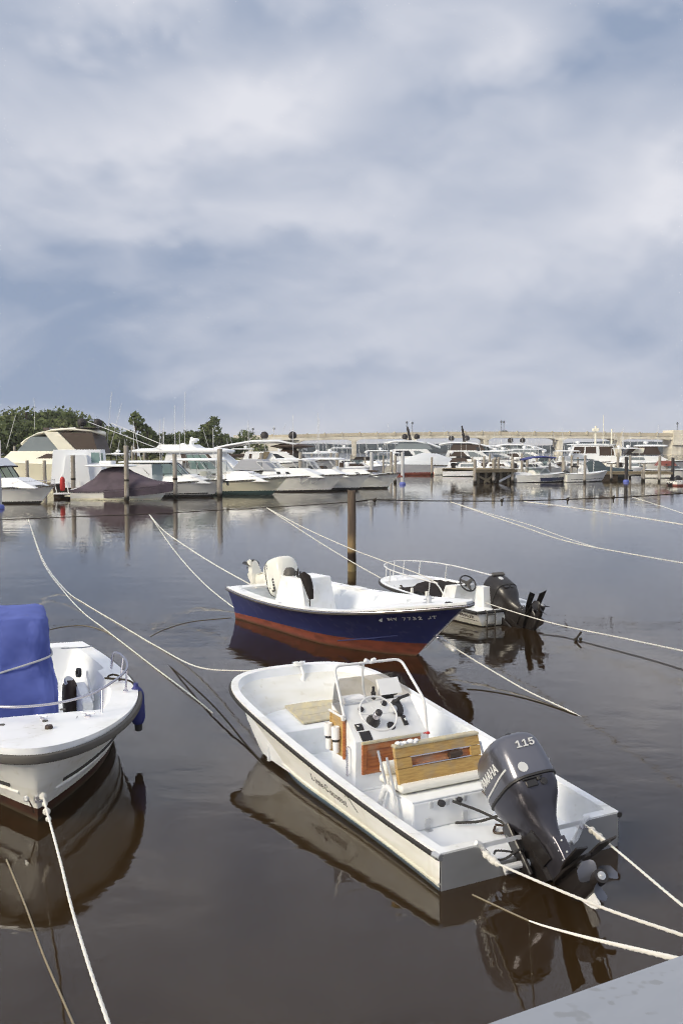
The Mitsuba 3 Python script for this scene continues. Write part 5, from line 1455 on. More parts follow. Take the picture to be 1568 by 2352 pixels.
def covered(fb, prof, mat, skirt=.3, wid=.30, name='boat_cover'):
    """Canvas stretched from the sheer over a ridge: prof = (x, ridge height)."""
    px_, pz = np.array(prof).T
    t = fb.H.t
    rows = []
    for ti, b in zip(t, fb.H.b):
        x, z = ti * fb.L, fb.z(ti * fb.L)
        zr = max(float(np.interp(x, px_, pz)), z + .04)
        b = b + .035
        w = b * wid
        pr = [(b * .995, z - skirt), (b, z + .03), (b * .72 + w * .28, z + (zr - z) * .42), (w, zr - .02), (0, zr + .02)]
        pr = pr + [(-q[0], q[1]) for q in pr[::-1][1:]]
        rows.append([[x, q[0], q[1]] for q in pr])
    R = np.array(rows)
    R[:, :, 2] += (meshkit.fbm(R * [1.2, 1.2, .6], 3, 8) - .5) * .10 * (np.abs(R[:, :, 2] - R[:, :1, 2]) > .05)
    n, k = R.shape[:2]
    i, j = np.meshgrid(np.arange(n - 1), np.arange(k - 1), indexing='ij')
    q = np.stack([i * k + j, (i + 1) * k + j, (i + 1) * k + j + 1, i * k + j + 1], -1).reshape(-1, 4)
    fb.T.part(name, (R.reshape(-1, 3), q), mat, 50)
    e = R[0]
    o = len(e)
    fb.T.part('cover_end', trimesh.Trimesh(np.vstack([e, e.mean(0)]), [[a, a + 1, o] for a in range(o - 1)], process=False), mat, False)


# first row from the left, bows to the right
b = FarBoat('cabin_boat', 'white cabin boat with a dark framed windscreen, cut by the left edge of the picture', berth(92, 1156, -14, 7.2), 8.3, 2.8, .95, 1.15, boot=.06)
hs = b.house('trunk_cabin', 3.6, 7.5, 1.05, 1.0, 3.7, 6.0, .80, 1.62)
b.wind(5.6, .95, 1.55, 2.35, .55, 2.0)
hs = b.house('canvas_top', 1.2, 5.0, 1.05, 2.32, 1.4, 4.4, .8, 2.85, 'white_canvas')
b.house('front_band', 3.6, 5.05, 1.07, 2.26, 3.6, 5.0, 1.05, 2.36, 'black_canvas')
b.T.part('side_curtain', cbox([1.3, -1.0, 1.0], [3.4, 1.0, 2.35], .1), 'white_canvas')
b.rail(5.0, .35)
b.ant(3.0, -.7, 2.8, 2.6), b.ant(1.9, .6, 2.8, 2.8, .9), b.ant(4.0, .7, 2.8, 1.2)

b = FarBoat('canvas_cruiser', 'white cruiser in a tall white canvas enclosure, just left of the plum grey covered boat', berth(176, 1143, 100, 0), 9.0, 3.6, .95, 1.4, hull='brown_dark', boot=.05)
hs = b.house('canvas_enclosure', .2, 7.0, 1.76, .95, .75, 6.0, 1.62, 3.35, 'white_canvas')
b.win(hs, 'a', .80, .98, .62, .92, 'teal_window')
b.win(hs, 's', .03, .40, .55, .9, 'teal_window')
b.house('side_wing', -.05, 2.8, 1.0, .7, .2, 2.4, .7, 3.0, 'white_canvas')
b.T.part('swim_platform', cbox([-.7, -1.5, .25], [.0, 1.5, .36], .03), 'far_white')
b.T.part('cockpit_painted_shade', cbox([-.02, -1.4, .40], [.05, 1.45, .93], .02), 'black_canvas')  # flat dark panel stands for the shaded opening below the canvas
for y in (-1.2, -.4, .5, 1.3):
    b.T.part('stern_post', rod([-.25, y, .3], [-.1, y + .2, 1.2], .035, 6), 'pale_pipe')
T = Thing('boat_fender', 'red fender hanging at the stern under the white canvas enclosure', 'fender')
o = at(146, 1146)
T.part('body', shift(lathe([(.03, 0), (.14, .05), (.17, .2), (.17, .75), (.14, .9), (.05, .98)], 14), *(o + [0, -.2, .55])), 'red_plastic')
T.part('rope_eye', shift(lathe([(.05, 0), (.06, .05), (.02, .16)], 8), *(o + [0, -.2, 1.52])), 'foam_white')

b = FarBoat('motor_yacht', 'cream motor yacht with a long curved roof and brown windows, before the left trees', berth(258, 1112, 173, 0), 17.0, 5.0, 1.9, 2.9, hull='hull_cream', deck='far_cream', sag=.4, rub=None)
hs = b.house('saloon', 1.2, 10.5, 2.1, 1.9, 2.4, 9.2, 1.8, 3.15, 'far_cream')
b.win(hs, 's', .12, .60, .45, .80, 'brown_window', slant=(.02, .12))
b.win(hs, 'p', .40, .88, .45, .80, 'brown_window', slant=(.12, .02))
rp = [(.6, 4.75, .35), (1.6, 5.05, 1.3), (3.5, 5.2, 1.75), (5.2, 5.1, 1.75), (6.8, 4.75, 1.6), (8.0, 4.25, 1.2), (8.8, 3.85, .6)]
rings = []
for x_, z_, w_ in rp:
    a = np.linspace(0, 2 * np.pi, 18, endpoint=False)
    rings.append(np.stack([0 * a + x_, w_ * np.cos(a), z_ + .22 * np.sin(a)], 1))
b.T.part('curved_roof', loft(rings), 'far_cream', True)
b.house('roof_arch', 2.7, 4.4, 1.80, 3.1, 4.6, 6.0, 1.72, 4.95, 'far_cream')
b.house('screen', 4.6, 8.8, 1.55, 3.1, 5.4, 7.4, 1.45, 4.5, 'grey_window')
b.house('aft_shade', .7, 3.4, 1.7, 2.9, 1.3, 4.4, 1.6, 4.9, 'brown_dark')
for x_ in (3.4, 4.4, 5.4):
    b.house('roof_vent', x_, x_ + .6, 1.62, 5.0, x_ + .3, x_ + .9, 1.2, 5.36, 'brown_window')
b.ball(2.6, .8, 5.75, .42), b.ball(1.7, -.9, 5.75, .42)
b.T.part('mast_bar', cbox([1.0, -1.4, 5.30], [3.0, 1.4, 5.38], .02), 'brown_dark')
b.ant(7.4, .5, 5.2, 3.0), b.ant(.8, -1.0, 4.0, 4.8, -.5), b.ant(-.2, 1, 3.4, 4.2, -1.2), b.ant(11, -1, 3.4, 3.2, -1.0)

b = FarBoat('covered_boat', 'boat under a peaked plum grey canvas cover, behind two pilings at left', berth(372, 1148, -10, 6.1), 6.9, 2.4, .66, 1.12, hull='hull_white', bottom='hull_cream', boot=.10, rub=None)
covered(b, [(0, .72), (.6, .95), (1.6, 1.55), (2.1, 2.16), (3.5, 2.20), (4.0, 1.85), (5.2, 1.42), (6.2, 1.24), (7, 1.18)], 'plum_canvas', .16, .34)
pf = np.array([q for q in b.H.line(1.0, out=.05, dz=0) if q[0] > 2.0])
n_ = len(pf)
f = [[i, i + 1, n_ + i + 1] for i in range(n_ - 1)] + [[i, n_ + i + 1, n_ + i] for i in range(n_ - 1)]
b.T.part('cover_skirt', trimesh.Trimesh(np.vstack([pf, pf * [.988, .90, 1] - [0, 0, .55]]), f, process=False), 'plum_canvas', 50)
b.top(.9, 4.1, 1.15, 2.32, .09, posts=False)
b.T.part('roof_box', cbox([1.8, -.4, 2.38], [2.7, .4, 2.62], .06), 'far_white')
b.T.part('swim_step', cbox([-.5, -.9, .18], [.1, .9, .28], .03), 'hull_cream')
for x_ in (2.6, 4.6):
    b.T.part('cover_strap', tube([b.H.side(x_, .85) + [0, .02, .3], b.H.side(x_, .3) + [0, .03, 0]], .02, 5), 'black_canvas')

b = FarBoat('hardtop_boat', 'white cabin boat with a slanted black framed windscreen, right of the covered boat', berth(486, 1141, -10, 7.0), 8.1, 2.7, 1.0, 1.28, boot=.10)
b.house('trunk_cabin', 3.6, 7.2, 1.0, 1.0, 3.8, 5.6, .75, 1.60)
b.wind(5.35, 1.05, 1.55, 2.38, .85, 2.6)
hs = b.house('canvas_cabin', .6, 3.0, 1.1, 1.0, .9, 2.9, 1.0, 2.35, 'white_canvas')
b.top(.2, 4.3, 1.15, 2.50, .10, posts=False)
b.T.part('hull_stripe', sweep([b.H.side(x_, .22, 1.5, .02) * [1, -1, 1] for x_ in np.linspace(.5, 7.6, 12)], [[-.01, -.035], [.01, -.035], [.01, .035], [-.01, .035]], up=[0, 0, 1]), 'dark_bottom')
b.T.part('anchor', cat(cbox([7.9, -.08, 1.05], [8.3, .08, 1.15], .02), hexa([[8.15, -.16, .85], [8.15, .16, .85], [8.28, -.05, .8], [8.28, .05, .8]], [[8.1, -.03, 1.1], [8.1, .03, 1.1], [8.25, -.03, 1.1], [8.25, .03, 1.1]])), 'grey_rubber')
b.rail(5.6, .3)
b.ant(1.4, .8, 2.5, 2.6, -.5), b.ant(3.4, -.6, 2.5, 3.0)

b = FarBoat('convertible_yacht', 'large white yacht with a sweeping hardtop and pale green windows, left of centre', berth(585, 1126, -8, 9.6), 12.0, 3.8, 1.3, 1.75, boot=.10)
hs = b.house('deckhouse', 2.2, 9.0, 1.6, 1.4, 2.6, 6.9, 1.45, 3.05)
for u in (.38, .50, .62):
    b.win(hs, 's', u, u + .105, .22, .92, 'teal_window')
for u in (.37, .49, .61):
    b.win(hs, 's', u - .004, u + .008, .2, .95, 'black_plastic', 'window_post', .03)
b.win(hs, 's', .28, .36, .25, .95, 'brown_dark')
b.win(hs, 's', .74, .80, .2, .95, 'brown_dark')
b.win(hs, 'f', .1, .9, .3, .85, 'white_canvas')
b.top(-.6, 7.8, 1.75, 3.30, .22, posts=False)
hs = b.house('flybridge', 1.6, 5.2, 1.3, 3.4, 1.9, 4.6, 1.2, 3.75)
b.radar(4.6, 0, 3.9, .34), b.radar(3.4, .6, 3.5, .25)
b.T.part('mast', shift(lathe([(.22, 0), (.20, .3), (.12, .45), (.14, .6), (.0, .7)], 12), 4.3, 0, 3.7), 'far_white')
b.ant(4.0, -1.0, 3.4, 4.6, .1), b.ant(1.6, 1.0, 3.4, 2.6), b.ant(-.4, -.8, 3.3, 2.4), b.ant(2.6, .9, 3.4, 3.6, 0)
for sy in (-1, 1):
    b.T.part('outrigger', rod([3.6, 1.5 * sy, 2.8], [-3.6, 2.6 * sy, 5.6], .03, 5), 'pale_pipe')

b = FarBoat('cream_sportfisher', 'cream hulled boat with a dark green bottom, in the middle of the left row', berth(622, 1136, -14, 7.9), 9.2, 2.9, .95, 1.32, hull='hull_cream', bottom='green_bottom', boot=.22)
hs = b.house('trunk_cabin', 3.8, 8.0, 1.1, 1.0, 4.0, 6.2, .85, 1.72)
b.wind(5.0, 1.1, 1.6, 2.45, .7, 1.6, 'clear_acrylic', 'pale_pipe')
b.T.part('clear_curtain', cbox([1.2, -1.05, 1.1], [3.4, 1.05, 2.4], .08), 'clear_acrylic', False)
b.top(.2, 4.2, 1.25, 2.62, .11)
for x_ in (.5, 2.3):
    b.T.part('pipework', tube(fillet([[x_, -1.05, 1.0], [x_ + .2, -1.0, 2.5], [x_ + .2, 1.0, 2.5], [x_, 1.05, 1.0]], .2), .03, 6), 'pale_pipe')
b.T.part('deck_handrail', tube([[4.3, -.95, 1.62], [7.4, -.62, 1.62]], .025, 5), 'grey_rubber')
b.T.part('ladder', cat(*[rod([1.2, -1.2, 1.0 + .25 * k], [1.2, -.8, 1.0 + .25 * k], .02, 5) for k in range(6)]), 'pale_pipe', kind='stuff')
b.T.part('helm_seat', cbox([2.4, -.5, 1.0], [3.0, .5, 1.7], .08), 'vinyl')
b.rail(6.2, .25)
b.ant(3.0, .9, 2.6, 2.4), b.ant(1.0, -.9, 2.6, 2.0)

b = FarBoat('express_cruiser', 'white express cruiser with two dark portholes and a grey canvas cockpit', berth(752, 1129, -12, 8.4), 9.8, 3.1, 1.15, 1.42, boot=.06)
hs = b.house('trunk_cabin', 3.2, 8.4, 1.25, 1.15, 3.5, 6.6, .95, 1.85)
for u in (.28, .46):
    b.win(hs, 's', u, u + .075, .35, .62, 'dark_window', 'porthole')
hs = b.house('canvas_cockpit', .8, 4.4, 1.2, 1.7, 1.5, 3.2, .9, 2.55, 'grey_canvas')
b.wind(4.9, 1.15, 1.75, 2.35, .7, 1.4, 'clear_acrylic', 'pale_pipe')
for k in range(2):
    b.T.part('mooring_loop', tube(smooth_path([b.H.side(6.6 + .9 * k, .98) * [1, -1, 1] + [0, -.04, .03], b.H.side(7.0 + .9 * k, .5) * [1, -1, 1] + [0, -.1, 0], b.H.side(7.5 + .9 * k, .98) * [1, -1, 1] + [0, -.04, .03]], 5), .022, 5), 'grey_canvas')
b.ant(1.6, .8, 2.5, 3.2)

b = FarBoat('walkaround_boat', 'white boat with clear windscreen and white top, second from right in left row', berth(816, 1126, -12, 7.5), 8.8, 2.8, 1.1, 1.38, boot=.14)
b.house('trunk_cabin', 3.2, 7.2, 1.05, 1.1, 3.4, 5.6, .8, 1.72)
b.wind(4.6, 1.05, 1.6, 2.35, .6, 1.6, 'clear_acrylic', 'pale_pipe')
b.top(.4, 3.9, 1.2, 2.55, .09)
b.T.part('helm_seat', cbox([2.0, -.6, 1.1], [2.6, .6, 1.9], .08), 'black_canvas')
b.T.part('tackle_box', cbox([3.4, .3, 1.72], [3.9, .7, 1.98], .04), 'grey_rubber')
b.ant(2.0, .9, 2.6, 3.6)

b = FarBoat('fishing_boat', 'white fishing boat with a flat white top, beside the left blue collared piling', berth(884, 1122, -12, 7.2), 8.5, 2.7, .95, 1.35, boot=.08)
hs = b.house('trunk_cabin', 3.4, 6.8, 1.0, 1.0, 3.6, 5.4, .8, 1.66)
b.win(hs, 's', .5, .62, .3, .6, 'dark_window', 'porthole')
b.top(.2, 3.6, 1.2, 2.55, .10)
for x_ in (1.0, 3.0):
    b.T.part('brace', tube([[x_ + .6, -1.0, 1.0], [x_ - .5, -1.05, 2.5]], .03, 6), 'pale_pipe')
b.T.part('leaning_seat', cbox([1.4, -.7, 1.0], [2.0, .7, 1.9], .1), 'brown_dark')
b.T.part('console', hexa([[2.6, -.5, 1.0], [3.3, -.5, 1.0], [3.3, .5, 1.0], [2.6, .5, 1.0]], [[2.7, -.45, 1.8], [3.0, -.45, 1.9], [3.0, .45, 1.9], [2.7, .45, 1.8]]), 'far_white')
b.T.part('bow_cushion', cbox([5.6, -.6, 1.42], [6.6, .6, 1.56], .05), 'brown_dark')
b.T.part('anchor', cat(cbox([8.3, -.1, .95], [8.7, .1, 1.1], .03)), 'red_boot')
b.ant(1.2, .9, 2.6, 3.4), b.ant(3.0, -.9, 2.6, 1.6, .4)

# behind the left row
b = FarBoat('brown_top_yacht', 'white yacht with dark brown canopies and two black domes, behind the left row', berth(742, 1098, -4, 12), 14.0, 4.2, 1.6, 2.2, boot=.1)
hs = b.house('deckhouse', 3.0, 10.0, 1.8, 1.7, 3.4, 8.0, 1.6, 3.0)
b.win(hs, 's', .10, .16, .4, .8, 'brown_window'), b.win(hs, 's', .32, .39, .30, .75, 'brown_window'), b.win(hs, 's', .62, .82, .35, .8, 'dark_window', slant=(0, .1))
rp = [(-.4, 3.3, .8), (1, 3.6, 1.5), (4, 4.1, 1.8), (7, 4.15, 1.6), (9, 3.8, 1.1), (10.2, 3.3, .6)]
b.T.part('sweeping_roof', loft([np.stack([0 * np.linspace(0, 6, 14) + x_, w_ * np.cos(np.linspace(0, 5.8, 14)), z_ + .22 * np.sin(np.linspace(0, 5.8, 14))], 1) for x_, z_, w_ in rp]), 'far_white', True)
for x0, x1, z0, z1 in ((6.0, 11.0, 3.3, 3.9), (-.8, 5.2, 2.3, 2.75), (6.8, 9.6, 1.9, 3.4)):
    hh = .5 * (z1 - z0)
    b.T.part('brown_canopy', loft([np.stack([0 * np.linspace(0, 5.8, 14) + x_, w_ * np.cos(np.linspace(0, 5.8, 14)), (z0 + z1) / 2 + hh * s_ * np.sin(np.linspace(0, 5.8, 14))], 1) for x_, w_, s_ in ((x0, .3, .1), (x0 + .25 * (x1 - x0), 1.6, 1), (x0 + .7 * (x1 - x0), 1.7, 1), (x1, .4, .1))]), 'brown_dark', True)
b.ball(5.2, .7, 4.75, .45), b.ball(8.6, -.6, 4.75, .45)
b.T.part('mast_base', cbox([4.6, -.9, 4.15], [9.2, .9, 4.3], .05), 'grey_rubber')
b.ant(6.4, 0, 4.3, 1.6), b.ant(7.0, .4, 4.3, 1.8, .7), b.ant(-1.0, 0, 3.0, 2.8, -.8), b.ant(11.4, 0, 2.2, 5.2)
b.T.part('folded_seat', hexa([[4.6, -2.0, 1.9], [5.6, -2.0, 1.9], [4.6, -1.8, 1.9], [5.6, -1.8, 1.9]], [[5.6, -2.0, 3.0], [6.2, -2.0, 3.0], [5.6, -1.8, 3.0], [6.2, -1.8, 3.0]]), 'dock_wood')

b = FarBoat('covered_cruiser', 'cruiser under a pale grey cover with a red boot stripe, right of white pilings', berth(1052, 1090, 4, 8.0), 9.0, 3.0, 1.35, 1.2, hull='grey_canvas', bottom='red_boot', boot=.30, deck='pale_canvas', rub=None)
covered(b, [(0, 1.5), (1.2, 2.05), (3.2, 2.75), (5.4, 2.65), (7.2, 1.95), (9, 1.3)], 'pale_canvas', .02, .30)
b.T.part('hull_line', sweep([b.H.side(x_, .95, 1.5, .04) * [1, -1, 1] for x_ in np.linspace(4.6, 8.6, 8)], [[-.02, -.07], [.02, -.07], [.02, .07], [-.02, .07]], up=[0, 0, 1]), 'grey_rubber')
b.T.part('swim_platform', cbox([6.2, -1.7, .36], [9.2, -1.3, .46], .03), 'hull_white')

far = [  # name, label, px of the bow waterline, py, heading, L, B, roof z, window colour, domes, mast
    ('sedan_yacht', 'white sedan yacht with two black domes, left of and behind the grey covered cruiser', 1040, 1082, -6, 12, 4.0, 4.3, 'dark_window', ((3.4, .8), (5.2, -.8)), 2.2),
    ('dark_glass_yacht', 'yacht with wide dark glass and a black mast between two domes, above the wooden dock', 1148, 1080, -10, 11, 4.0, 4.1, 'brown_dark', ((2.2, .8), (4.6, -.6)), 2.6),
    ('grey_glass_yacht', 'low white yacht with long grey windows, right of the black mast', 1204, 1079, -12, 11, 3.8, 3.6, 'grey_window', (), 0),
    ('two_dome_yacht', 'white yacht with two black domes under the right part of the bridge', 1268, 1079, -8, 11, 4.0, 3.8, 'brown_dark', ((3.2, .7), (5.0, -.7)), 0),
]
for name, lab, px, py, hd, L_, B_, zr, wm, domes, mast in far:
    b = FarBoat(name, lab, berth(px, py, hd, L_ * .87), L_, B_, 1.4, 1.9, boot=.12)
    hs = b.house('deckhouse', 1.2, 8.6, B_ * .42, 1.5, 1.8, 6.6, B_ * .38, zr - 1.1)
    b.win(hs, 's', .08, .52, .40, .86, wm, slant=(.02, .06)), b.win(hs, 's', .58, .92, .35, .85, 'grey_window', slant=(.0, .16)), b.win(hs, 'f', .08, .92, .3, .85, 'grey_window')
    r_ = [np.stack([0 * np.linspace(0, 5.8, 14) + x_, w_ * np.cos(np.linspace(0, 5.8, 14)), z_ + .18 * np.sin(np.linspace(0, 5.8, 14))], 1) for x_, z_, w_ in ((.4, zr - .3, 1.0), (2.0, zr, 1.6), (5.0, zr, 1.6), (7.0, zr - .35, 1.2), (8.6, zr - .9, .6))]
    b.T.part('roof', loft(r_), 'far_white', True)
    hs = b.house('bridge_screen', 2.0, 7.4, 1.35, zr - 1.15, 2.6, 6.6, 1.2, zr - .12, 'grey_window' if mast < 2.5 else 'brown_dark')
    for x_, y_ in domes:
        b.ball(x_, y_, zr + .62, .42)
    if mast:
        b.T.part('mast', cat(hexa([[4.0, -.15, zr], [4.5, -.15, zr], [4.0, .15, zr], [4.5, .15, zr]], [[3.7, -.06, zr + mast], [3.9, -.06, zr + mast], [3.7, .06, zr + mast], [3.9, .06, zr + mast]]), cbox([3.7, -.5, zr + mast * .72], [4.1, .5, zr + mast * .80], .02), cbox([3.8, -.35, zr + mast * .45], [4.2, .35, zr + mast * .53], .02)), 'pile_dark')
    b.ant(1.6, -1, zr - .4, 3.0, -.6), b.ant(6.0, 1, zr - .4, 2.0)

# right hand group
b = FarBoat('bimini_runabout', 'white and navy runabout with a blue bimini top, moored right of the wooden dock', berth(1178, 1108, 12, 0), 6.0, 2.3, .72, .98, boot=.05, rub=None)
b.T.part('navy_side', sweep([b.H.side(x_, .52, 1.5, .018) * [1, -1, 1] for x_ in np.linspace(2.6, 5.6, 10)], [[-.01, -.26], [.01, -.26], [.01, .24], [-.01, .24]], up=[0, 0, 1]), 'navy')
b.house('engine_hatch', -.3, 1.6, 1.0, .45, .0, 1.5, .95, .98)
b.wind(3.9, .95, .95, 1.45, .5, 1.8, 'boat_glass', 'alloy')
b.T.part('cockpit_seat', cbox([1.9, -.8, .7], [2.6, .8, 1.2], .08), 'vinyl')
r_ = [np.stack([0 * np.linspace(0, 5.8, 12) + x_, 1.05 * w_ * np.cos(np.linspace(0, 5.8, 12)), z_ + .10 * np.sin(np.linspace(0, 5.8, 12))], 1) for x_, z_, w_ in ((1.0, 2.28, .9), (1.8, 2.48, 1), (3.0, 2.55, 1), (4.2, 2.45, .9))]
b.T.part('bimini_top', loft(r_), 'fender_blue', True)
for sy in (-1, 1):
    b.T.part('bimini_frame', tube([[2.4, .95 * sy, .9], [1.2, .95 * sy, 2.25]], .025, 5), 'pale_pipe')
    b.T.part('bimini_frame', tube([[2.4, .95 * sy, .9], [3.9, .9 * sy, 2.4]], .025, 5), 'pale_pipe')
b.T.part('mooring_loop', tube(smooth_path([[2.9, -1.2, .8], [3.3, -1.25, .5], [3.8, -1.2, .8]], 5), .025, 5), 'white_rope')

b = FarBoat('outboard_boat', 'white open boat with a black outboard, right of the navy runabout', berth(1290, 1107, 20, 0), 5.4, 2.2, .80, 1.05, boot=.05, rub=None)
b.house('console', 2.0, 2.9, .45, .8, 2.2, 2.6, .4, 1.75)
b.T.part('leaning_post', cat(rod([1.5, -.45, .8], [1.5, -.45, 1.5], .03, 5), rod([1.5, .45, .8], [1.5, .45, 1.5], .03, 5), cbox([1.35, -.5, 1.45], [1.7, .5, 1.6], .04)), 'black_canvas')
b.T.part('chine_line', sweep([b.H.side(x_, .35, 1.5, .012) * [1, -1, 1] for x_ in np.linspace(.5, 5.2, 10)], circle(.02, 5, .03), up=[0, 0, 1]), 'grey_rubber')
b.top(1.6, 3.4, .9, 2.25, .07, 'teal_canvas')
outboard(b.T, '', [-.75, -.15, -.1], 35, 1.05, 'engine_black', 'engine_black', 'engine_black', detail=False, prop='engine_black', skeg='engine_black')

b = FarBoat('pilothouse_trawler', 'white trawler with a tall pilothouse and brown windows, at the right under the bridge', berth(1432, 1090, -8, 9.2), 10.6, 3.6, 1.5, 2.0, boot=.1)
hs = b.house('deckhouse', 1.0, 8.4, 1.55, 1.6, 1.2, 8.0, 1.5, 2.35, 'far_white')
hs = b.house('pilothouse', 2.4, 8.0, 1.45, 2.35, 2.7, 7.7, 1.4, 3.75)
for u in (.04, .32):
    b.win(hs, 's', u, u + .25, .25, .85, 'brown_window')
b.win(hs, 's', .64, .97, .05, .88, 'brown_window')
b.win(hs, 'f', .05, .95, .3, .85, 'brown_window')
b.top(2.0, 8.2, 1.55, 3.85, .1, posts=False)
b.T.part('mast', cat(rod([5.6, 0, 3.8], [5.6, 0, 6.2], .12, 8), cbox([5.2, -.5, 5.5], [6.0, .5, 5.9], .06), rod([6.6, .3, 3.8], [6.6, .3, 7.6], .05, 6), rod([7.6, 0, 3.8], [7.6, 0, 5.8], .10, 6)), 'far_cream')
b.radar(3.4, 0, 3.9, .3), b.ant(1.4, 0, 2.4, 2.6, .1)

b = FarBoat('teal_covered_boat', 'boat under a blue grey canvas in front of the white trawler', berth(1436, 1099, -8, 5.2), 6.0, 2.2, .7, .9, hull='teal_canvas', boot=.1, rub=None)
covered(b, [(0, 1.3), (1.2, 2.0), (2.4, 1.95), (3.0, 1.35), (6, .95)], 'teal_canvas', .10, .4)

b = FarBoat('yellow_glass_cruiser', 'white cruiser with slanted dark and yellowish windows at the far right', berth(1556, 1091, -6, 9.0), 10.4, 3.4, 1.5, 1.85, boot=.08)
hs = b.house('deckhouse', 1.6, 8.2, 1.5, 1.55, 2.2, 6.6, 1.35, 2.4)
b.win(hs, 's', .05, .5, .4, .8, 'grey_window')
hs = b.house('upper_helm', 2.2, 6.6, 1.35, 2.55, 3.2, 6.2, 1.2, 3.55, 'brown_dark')
b.win(hs, 's', .14, .50, .2, .85, 'far_cream', slant=(.10, .0)), b.win(hs, 's', .56, .9, .2, .85, 'brown_window')
b.top(3.6, 7.6, 1.4, 3.7, .14, posts=False)
b.T.part('side_moulding', cbox([1.0, -1.76, 1.05], [4.6, -1.70, 1.18], .01), 'grey_rubber')
b.radar(5.0, 0, 3.85, .3), b.ant(6.6, .6, 3.7, 2.6), b.ant(2.0, -.6, 2.5, 3.4)

b = FarBoat('dinghy', 'small red bottomed dinghy with a black outboard at the right edge', berth(1543, 1116, 20, 0), 3.6, 1.6, .42, .6, boot=.16, bottom='red_boot', rub=None)
outboard(b.T, '', [-.55, 0, .05], 50, .95, 'engine_black', 'engine_black', 'engine_black', detail=False, prop='engine_black', skeg='engine_black')
b.T.part('thwart', cbox([1.4, -.7, .44], [1.7, .7, .5], .02), 'dock_wood')
b.T.part('gear_heap', cat(*[sphere([.6 + .25 * k, .3 * math.sin(k * 2), .62 + .1 * math.cos(k)], .22, 1) for k in range(4)]), 'grey_rubber')

b = FarBoat('dark_sport_boat', 'low boat with a maroon canopy behind the rightmost dark piling', berth(1600, 1098, -6, 6.0), 7.0, 2.4, .9, 1.1, boot=.06)
b.house('canopy', 1.4, 3.6, .95, 1.4, 1.8, 3.2, .6, 1.95, 'red_boot')
b.wind(4.2, .95, 1.1, 1.6, .5, 1.4)

# small boats crowding the water behind
names = ['centre_console_boat', 'small_cabin_boat', 'day_cruiser']
look_ = ['flat topped white boat', 'low cabined white boat', 'canopied white boat', 'railed flat topped boat']
fill_ = [(330, 1104, 'behind the covered boat roof, below the low trees'), (430, 1100, 'half hidden behind the hardtop boat, left of the pale green windows'), (700, 1092, 'in the gap right of the brown canopies'), (752, 1090, 'left of the piling that rises over the express cruiser'), (800, 1089, 'behind the walkaround boat windscreen'), (842, 1091, 'behind the fishing boat top'), (884, 1088, 'just left of the first white sleeved piling'),
         (905, 1085, 'between the two white sleeved pilings'), (936, 1084, 'left of the grey covered cruiser, under the bridge pier'), (1072, 1090, 'between the grey covered cruiser and the wooden dock'), (1118, 1094, 'behind the wooden dock posts, left of its middle'), (1160, 1093, 'behind the wooden dock posts at their right end'), (1226, 1094, 'behind the blue bimini'), (1262, 1092, 'left of the white open boat, behind its bow'), (1308, 1090, 'behind the white open boat, left of the trawler'), (1348, 1091, 'tucked under the trawler bow'), (1462, 1091, 'right of the black sleeved piling'), (1500, 1089, 'ahead of the yellowish windows at right'), (572, 1083, 'far behind the cream hull, under the bridge abutment'), (606, 1085, 'far back at the foot of the brown canopied yacht bow'), (668, 1082, 'far back right of the pale brown canopies'), (690, 1079, 'far back before the first tall bridge opening'), (722, 1081, 'far back above the lone open water piling, to its left'), (776, 1078, 'far back below the second bridge pier, to its left'),
         (822, 1081, 'far back directly below the second bridge pier'), (862, 1078, 'far back between the second bridge pier and the sleeved pilings'), (892, 1080, 'far back above the left sleeved piling'), (960, 1078, 'far back below the third bridge pier'), (985, 1082, 'far back over the top of the grey cover'), (1058, 1083, 'far back just right of the grey cover peak'), (1098, 1084, 'far back above the left end of the wooden dock'), (1186, 1084, 'far back above the stern of the navy runabout'),
         (1240, 1083, 'far back over the blue bimini, to its right'), (1290, 1082, 'far back left of the trawler pilothouse'), (1406, 1084, 'far back right of the trawler pilothouse'), (1450, 1084, 'far back over the black sleeved piling'), (1482, 1084, 'far back over the low walkway'), (1530, 1085, 'far back behind the yellowish windows')]
